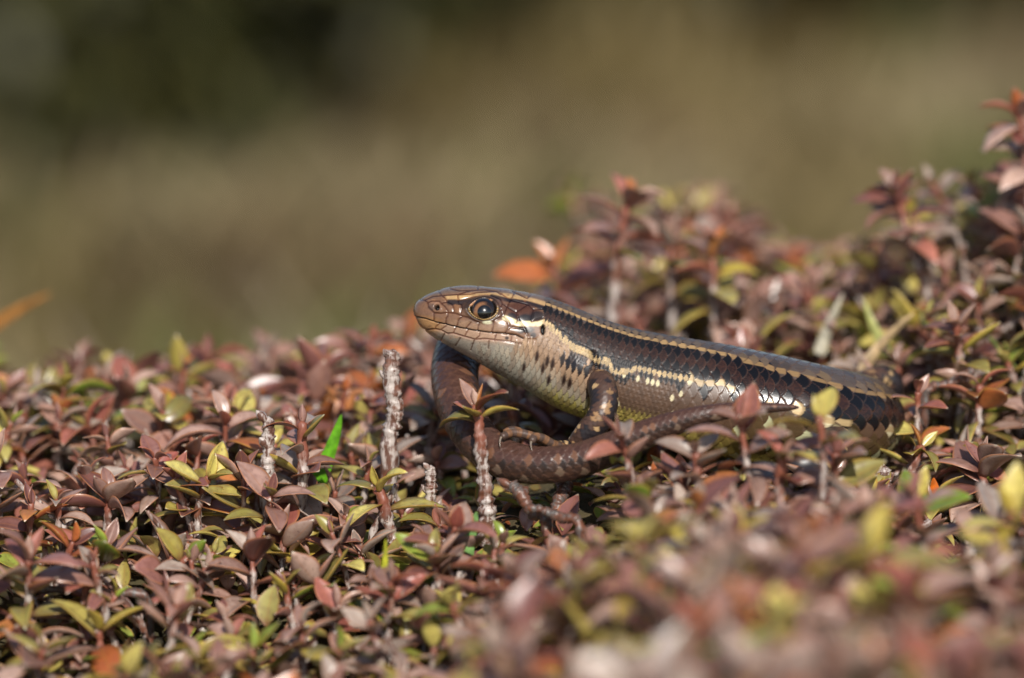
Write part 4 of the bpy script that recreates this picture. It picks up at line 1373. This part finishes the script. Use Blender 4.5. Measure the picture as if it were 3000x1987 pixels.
blade([(2400, 1040, 30), (2430, 950, 32), (2470, 860, 34)], 0.8, lin(160, 152, 130), 'greyish dry grass blade behind the lizard\'s hip')
blade([(2900, 990, 18), (2960, 1060, 18), (3030, 1130, 18)], 0.3, lin(110, 120, 60), 'thin dark green grass stalk crossing the heath past the lizard\'s rump')
blade([(2745, 1470, -4), (2738, 1430, -4), (2735, 1400, -4)], 0.75, lin(205, 104, 24), 'small bright orange dead leaf below the glossy rosette', name='dead_leaf', category='leaf')
blade([(2650, 1740, -30), (2680, 1690, -30), (2705, 1640, -30)], 0.9, lin(130, 150, 104), 'short grey-green grass blade in the gap of the heath')

# ------------------------------------------------------------------ the rest of the heath: single shoots where they show, one mass beyond
def scatter(x0, x1, y0, y1, r, tries):
    cell = r / 1.415
    grid, pts = {}, []
    X, Y = rng.uniform(x0, x1, tries), rng.uniform(y0, y1, tries)
    for x, y in zip(X, Y):
        i, j = int(x // cell), int(y // cell)
        if all((x - a) ** 2 + (y - b) ** 2 >= r * r for di in range(-2, 3) for dj in range(-2, 3) for a, b in grid.get((i + di, j + dj), ())):
            grid.setdefault((i, j), []).append((x, y))
            pts.append((x, y))
    return pts


hero_tops = np.array([h['top'] for h in HEROES])
hero_px = proj(hero_tops)


def hides_hero(sp):
    q = proj(sp['top'])
    k = (hero_tops[:, 1] > sp['top'][1]) & (hero_tops[:, 1] < 50) & (np.abs(hero_px[:, 0] - q[0]) < 95) & (q[1] - hero_px[:, 1] > -190) & (q[1] - hero_px[:, 1] < 110)
    if sp['top'][1] < -18 and 2690 < q[0] < 2900 and 1400 < q[1] < 1930:
        return True
    return bool(k.any()) or bool(((sp['top'][1] < 0) & (np.hypot(hero_px[:, 0] - q[0], hero_px[:, 1] - q[1]) < 60)).any())


cands = []
for x, y in scatter(-85, 80, -112, 100, 4.0, 40000):
    d = DIST + y * CP
    if abs(x) > 56 * d / DIST + 8:
        continue
    cz, gz = float(canopy(x, y)), float(ground_z(x, y))
    if np.min(np.hypot(hero_tops[:, 0] - x, hero_tops[:, 1] - y)) < 2.6:
        continue
    top_z = cz + rng.normal(0, 1.3) + (rng.random() < 0.12) * rng.uniform(1, 3.5)
    H = max(top_z - gz, 3.0)
    mix = rng.choice(['bronze', 'mixed', 'green', 'plum', 'rust', 'pale', 'yellow', 'dead'], p=[.36, .21, .09, .10, .07, .10, .04, .03])
    ok = None
    for attempt in range(3):
        lean = rng.normal(0, 0.22, 2) * H
        tip = np.array([x + lean[0], y + lean[1] * 0.7, gz + H])
        size = rng.uniform(0.68, 1.32) * (1.25 if y < -42 else 1.05)
        sp = make_sprig((x, y, gz - 0.4), tip, nleaf=int(rng.integers(8, 13)), mix=mix, size=size, r0=rng.uniform(.32, .55), r1=rng.uniform(.22, .34),
                        crown=rng.uniform(.4, .7), lower='green' if rng.random() < 0.42 else None, nseg=10)
        if hits_lizard(sp) or hides_lizard(sp) or hides_hero(sp):
            H = max(H * 0.6, 2.2)
            continue
        ok = sp
        break
    if ok is None:
        continue
    sp['mix'] = mix
    sp['size'] = size / (1.25 if y < -42 else 1.05)
    sp['lean'] = np.hypot(*lean) / H
    q = proj(sp['top'])
    sp['inview'] = -40 < q[0] < 3040 and 150 < q[1] < 2050
    sp['rank'] = abs(y + 5) * (1.0 if y < 0 else 1.25)
    cands.append(sp)
cands.sort(key=lambda s: (not s['inview'], s['rank']))
LOOK = {'bronze': 'bronze-brown shoot', 'mixed': 'brown and green shoot', 'green': 'olive-green shoot',
        'plum': 'plum-red shoot', 'rust': 'rust-red shoot', 'pale': 'grey-pink shoot', 'yellow': 'yellow shoot', 'dead': 'withered orange-brown shoot'}


def nearest_mark(p):
    """name the shoot by the thing it stands closest to"""
    k = int(np.argmin([np.hypot(p[0] - m[0], p[1] - m[1]) for m, _ in MARKS]))
    m, nm = MARKS[k]
    dx, dy = p[0] - m[0], p[1] - m[1]
    rel = 'beside' if abs(dx) > abs(dy) else ('behind' if dy > 0 else 'in front of')
    return rel + ' ' + nm


# bare whitish twigs poking out of the mat
def small_twig(x, y, k):
    gz, cz = float(ground_z(x, y)), float(canopy(x, y))
    H = max(cz - gz, 4) + rng.uniform(-2.5, 1.5)
    P = np.array([[x, y, gz - .3], [x + rng.normal(0, .6), y, gz + H * .5], [x + rng.normal(0, 2.6), y + rng.normal(0, 1.0), gz + H]])
    q = proj(P)
    if (inside(q, PROTECT) & (P[:, 1] < 6)).any() or (np.linalg.norm(LIZ_C[::10][None] - P[:, None], axis=-1) - LIZ_R[::10]).min() < 1.0:
        return
    D_, _ = catmull(P, 26)
    r = np.linspace(.42, .26, 26) * rng.uniform(.8, 1.25) * (1 + 0.3 * (vnoise(np.arange(26) * .5, np.full(26, x)) - .4))
    b = P[0]
    root = empty('bare_twig', b, ['thin whitish leafless twig ', 'knotty grey-brown leafless twig ', 'short peeling leafless twig '][k % 3] + nearest_mark(b), 'twig', 'small bare twigs in the heath')
    V, F, uv = tube(D_, r, 8, wob=.4, seed=k)
    link('stem', mesh_np('stem', V - b, F, TWIG, uvs=uv), root)
    for j in range(int(rng.integers(1, 4))):
        i = int(rng.uniform(.45, .95) * 24)
        sd = norm(np.array([rng.choice([-1, 1]), rng.normal(0, .5), .8]))
        V, F, uv = tube(D_[i] + np.linspace(0, 1, 6)[:, None] * sd * rng.uniform(.6, 1.6), np.array([.26, .26, .22, .24, .16, .04]), 7, wob=.4, seed=j)
        link('spur', mesh_np('spur', V - b, F, TWIG, uvs=uv), root)


nt_ = 0
for x, y in scatter(-52, 50, -62, 58, 9.5, 4000)[:70]:
    if abs(x) < 52 * (DIST + y) / DIST:
        small_twig(x, y, nt_)
        nt_ += 1

heath = Stuff()
n_ind = 300 - HERO_N
for i, sp in enumerate(cands):
    if i < n_ind and sp['inview']:
        hh = sp['top'][2] - sp['base'][2]
        lab = ('tall ' if hh > 11.5 else 'low ' if hh < 8.5 else '') + ('leaning ' if sp['lean'] > 0.38 else '') + ('large-leaved ' if sp['size'] > 1.12 else 'small-leaved ' if sp['size'] < 0.86 else '') + LOOK[sp['mix']] + ' ' + nearest_mark(sp['base'])
        add_sprig_object(sp, lab, 'shrub', 'heath shoots', seed=i)
    else:
        heath.sprig(sp)
print('shoots', len(cands))
# low undergrowth between the stems
for x, y in scatter(-80, 75, -100, 95, 2.0, 50000):
    if abs(x) > 56 * (DIST + y) / DIST + 6:
        continue
    gz, cz = float(ground_z(x, y)), float(canopy(x, y))
    for k in range(2):
        z = gz + rng.uniform(0.02, 0.62) * max(cz - gz, 1.5)
        p = np.array([x + rng.normal(0, .6), y + rng.normal(0, .6), z])
        if (np.linalg.norm(LIZ_C[::10] - p, axis=1) - LIZ_R[::10]).min() < 1.6:
            continue
        q = proj(p)
        if y < 6 and q[1] < 1440 and inside(q[None], PROTECT)[0]:
            continue
        dr = norm(rng.normal(0, 1, 3) * [1, 1, .55] + [0, 0, .25])
        heath.leaf(pick(MIX['green' if rng.random() < 0.55 else 'mixed'], rng.random()), int(rng.integers(0, 7)), frame(dr, [0, 0, 1]), p, rng.uniform(.6, 1.1))
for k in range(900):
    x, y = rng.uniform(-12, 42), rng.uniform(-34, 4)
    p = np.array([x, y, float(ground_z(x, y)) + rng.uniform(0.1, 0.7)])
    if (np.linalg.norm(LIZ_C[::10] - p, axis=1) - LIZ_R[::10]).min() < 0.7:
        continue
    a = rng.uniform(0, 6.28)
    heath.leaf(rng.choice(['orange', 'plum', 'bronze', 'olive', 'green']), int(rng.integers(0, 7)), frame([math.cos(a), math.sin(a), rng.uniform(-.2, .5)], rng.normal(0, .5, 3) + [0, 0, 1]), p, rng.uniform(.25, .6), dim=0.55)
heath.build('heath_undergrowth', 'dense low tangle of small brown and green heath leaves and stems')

# ------------------------------------------------------------------ blurred grassland behind
def grass_field():
    P = np.array(scatter(-420, 420, 240, 2300, 9.5, 42000))
    keep = np.abs(P[:, 0]) < 60 * (DIST + P[:, 1]) / DIST + 60
    P = P[keep]
    rep = 3
    P = np.repeat(P, rep, 0) + rng.normal(0, 4, (len(P) * rep, 2))
    n = len(P)
    gz = far_ground(P[:, 0], P[:, 1])
    pa = vnoise(P[:, 0] / 90 + 5, P[:, 1] / 170 + 3)
    pb = vnoise(P[:, 0] / 75 + 25, P[:, 1] / 130 + 13)
    pc = vnoise(P[:, 0] / 70 + 45, P[:, 1] / 120 + 33)
    hgt = (14 + 34 * pa) * rng.uniform(0.6, 1.3, n)
    w = rng.uniform(1.2, 3.0, n)
    az = rng.uniform(0, 6.28, n)
    ln = rng.uniform(0.1, 0.8, n)
    d = np.stack([np.cos(az) * ln, np.sin(az) * ln, np.ones(n)], -1)
    s = np.stack([-np.sin(az + 0.6), np.cos(az + 0.6), 0 * az], -1)
    B = np.stack([P[:, 0], P[:, 1], gz - 0.5], -1)
    M_ = B + d * (hgt * 0.55)[:, None]
    Tt = B + d * hgt[:, None] + np.stack([np.cos(az), np.sin(az), -0.6 + 0 * az], -1) * (hgt * 0.22)[:, None]
    V = np.stack([B - s * w[:, None], B + s * w[:, None], M_ - s * w[:, None] * .8, M_ + s * w[:, None] * .8, Tt - s * .3, Tt + s * .3], 1).reshape(-1, 3)
    k = np.arange(n)[:, None] * 6
    F = np.vstack([k + [0, 1, 3, 2], k + [2, 3, 5, 4]])
    straw, olive, green, rust = lin(182, 164, 124), lin(130, 112, 66), lin(114, 116, 56), lin(120, 92, 66)
    c = straw * (1 - smooth(.25, .6, pb))[:, None] + olive * smooth(.25, .6, pb)[:, None]
    g = smooth(.6, .8, pc)[:, None]
    c = c * (1 - g) + green * g
    r = 0.7 * smooth(.62, .8, vnoise(P[:, 0] / 80 + 77, P[:, 1] / 130 + 7))[:, None]
    c = c * (1 - r) + rust * r
    c = c * rng.uniform(0.55, 0.95, n)[:, None]
    me = mesh_np('grass', V, F, simple_mat('dry_grass', (0, 0, 0), 0.6, attr=True, trans=0.2), cols=np.repeat(c, 6, 0))
    link('grass', me, kind='stuff', label='blurred olive and straw-coloured grass behind the heath')


grass_field()


def dark_shrub(cx, cy, w, dp, h, label, n=2600):
    base = np.array([cx, cy, float(far_ground(np.array(cx), np.array(cy)))])
    root = empty('shrub', base, label, 'shrub', 'dark shrubs far behind')
    bm = simple_mat('shrub_bark', lin(60, 48, 38), 0.8, nscale=120)
    for k in range(9):
        a = k * 0.7 + rng.uniform(0, .3)
        q = np.array([[0, 0, 0], [0.3 * w * math.cos(a), 0.3 * dp * math.sin(a), 0.45 * h], [0.62 * w * math.cos(a), 0.62 * dp * math.sin(a), 0.8 * h]])
        D_, _ = catmull(q, 10)
        V, F, uv = tube(D_, np.linspace(3.2, 1.0, 10), 7, wob=0.2, seed=k)
        link('limb', mesh_np('limb', V, F, bm), root)
    u = norm(rng.normal(0, 1, (n, 3)))
    rr = rng.uniform(0.35, 1, n) ** 0.5 * (0.75 + 0.5 * vnoise(u[:, 0] * 2.2 + cx, u[:, 2] * 2.2 + u[:, 1]))
    p = u * rr[:, None] * np.array([w, dp, h * 0.55]) + [0, 0, h * 0.5]
    p[:, 2] = np.abs(p[:, 2])
    Vl, ul = leaf_shape(16.0, 8.0, -0.5, 0.2, 0.1, 0, nu=3, nv=4)
    Vl = Vl.reshape(-1, 3)
    fr = np.array([frame(d_, [0, 0, 1]) for d_ in norm(u + rng.normal(0, .6, (n, 3)))]) * rng.uniform(.7, 1.3, n)[:, None, None]
    V = (np.einsum('nij,kj->nki', fr, Vl) + p[:, None]).reshape(-1, 3)
    F = (grid_faces(4, 3, False)[None] + (np.arange(n) * 12)[:, None, None]).reshape(-1, 4)
    c = (lin(50, 52, 24) + (lin(76, 72, 34) - lin(50, 52, 24)) * rng.random((n, 1))) * rng.uniform(.6, 1.2, (n, 1))
    link('crown', mesh_np('crown', V, F, simple_mat('shrub_leaf', (0, 0, 0), 0.5, attr=True), cols=np.repeat(c, 12, 0)), root)


dark_shrub(-185, 1040, 150, 90, 190, 'broad dark green shrub deep in the background beyond the lizard\'s snout', 6000)
dark_shrub(-70, 1250, 85, 80, 180, 'smaller dark green shrub in the background beside the broad one', 3500)
dark_shrub(30, 1420, 95, 70, 160, 'dark olive shrub farthest back between two others', 3500)
dark_shrub(215, 1400, 150, 80, 150, 'low dark olive shrub at the far edge of the grass behind the lizard\'s back', 5000)


# tall blurred grass tufts on the slope that falls away behind
def tuft(px, py, Y, h, colr, label, nb=26, lean=0.3):
    top = unproj(px, py, Y)
    gz = float(far_ground(np.array(top[0]), np.array(top[1])))
    b = np.array([top[0], top[1], gz])
    h = max(top[2] - gz, h)
    m = simple_mat('tuft_straw', colr, 0.55, nscale=60, trans=0.25)
    Vs, Fs, n = [], [], 0
    for k in range(nb):
        a = rng.uniform(0, 6.28)
        L = h * rng.uniform(.6, 1.05)
        d = np.array([math.cos(a) * lean * rng.uniform(.2, 1), math.sin(a) * lean * rng.uniform(.2, 1), 1.0])
        t = np.linspace(0, 1, 6)[:, None]
        P = d * L * t + np.array([math.cos(a), math.sin(a), -0.5]) * (0.25 * L) * t ** 2.5
        sd = norm(np.cross(d, [0.2, 1, 0.1])) * (rng.uniform(.8, 1.8) * (1 - t * .85))
        V = np.stack([P - sd, P + sd], 1).reshape(-1, 3)
        Vs.append(V); Fs.append(grid_faces(6, 2, False) + n); n += 12
    o = link('grass_tuft', mesh_np('grass_tuft', np.vstack(Vs), np.vstack(Fs), m), label=label, category='grass')
    o.location = [c * MM for c in b]


tuft(420, 640, 330, 60, lin(168, 160, 128), 'tall pale straw tuft rising behind the mat, blurred')
tuft(1010, 610, 360, 60, lin(140, 146, 74), 'yellow-green grass tuft behind the lizard\'s snout, blurred')
tuft(1290, 560, 420, 60, lin(176, 160, 132), 'buff grass tuft behind the lizard\'s crown, blurred', lean=.5)
tuft(720, 800, 260, 50, lin(172, 150, 132), 'pinkish-buff grass tuft low behind the mat, blurred', lean=.5)
tuft(300, 760, 300, 50, lin(104, 112, 62), 'dull green grass tuft beside the pale straw one, blurred')
tuft(2680, 200, 300, 60, lin(160, 140, 126), 'tall pinkish-grey seed tuft behind the rising heath, blurred', lean=.15)
tuft(2330, 420, 420, 60, lin(120, 118, 72), 'olive grass tuft behind the lizard\'s hips, blurred')
tuft(1600, 480, 480, 60, lin(132, 116, 76), 'brown-olive grass tuft behind the lizard\'s neck, blurred')

# ------------------------------------------------------------------ small shiny beads added on stems and leaves to give sun glints
def beads():
    a = np.linspace(0, math.pi, 7)[:, None]
    b = np.linspace(0, 2 * math.pi, 10, endpoint=False)[None]
    S0 = np.stack([np.sin(a) * np.cos(b), np.sin(a) * np.sin(b), np.cos(a) + 0 * b], -1).reshape(-1, 3)
    F0 = grid_faces(7, 10)
    pos, rad = [], []
    for sp in HEROES + cands[:320]:
        for kind, var, fr, p, sc_ in sp['leaves']:
            if rng.random() < 0.13:
                L, W, arch = VARIANTS[var][:3]
                t = rng.uniform(.05, .3)
                pos.append(p + fr[:, 1] * L * t * sc_ + fr[:, 2] * 0.1 * sc_ + fr[:, 0] * rng.normal(0, .15))
                rad.append(rng.uniform(.07, .17))
        for k in range(2):
            i = int(rng.integers(len(sp['path']) // 2, len(sp['path'])))
            d = norm(rng.normal(0, 1, 3) + [0, -1, .3])
            pos.append(sp['path'][i] + d * sp['rad'][i] * 1.05)
            rad.append(rng.uniform(.07, .2))
    pos, rad = np.array(pos), np.array(rad)
    V = (pos[:, None] + S0[None] * rad[:, None, None]).reshape(-1, 3)
    F = (F0[None] + (np.arange(len(pos)) * len(S0))[:, None, None]).reshape(-1, 4)
    m, nt, bs, out = new_mat('clear_bead')
    bs.inputs['Base Color'].default_value = (.75, .55, .45, 1)
    bs.inputs['Roughness'].default_value = 0.06
    bs.inputs['Transmission Weight'].default_value = 0.6
    bs.inputs['IOR'].default_value = 1.45
    link('glint_beads', mesh_np('glint_beads', V, F, m), kind='stuff', label='tiny clear beads added on stems and leaves for sun glints')


beads()
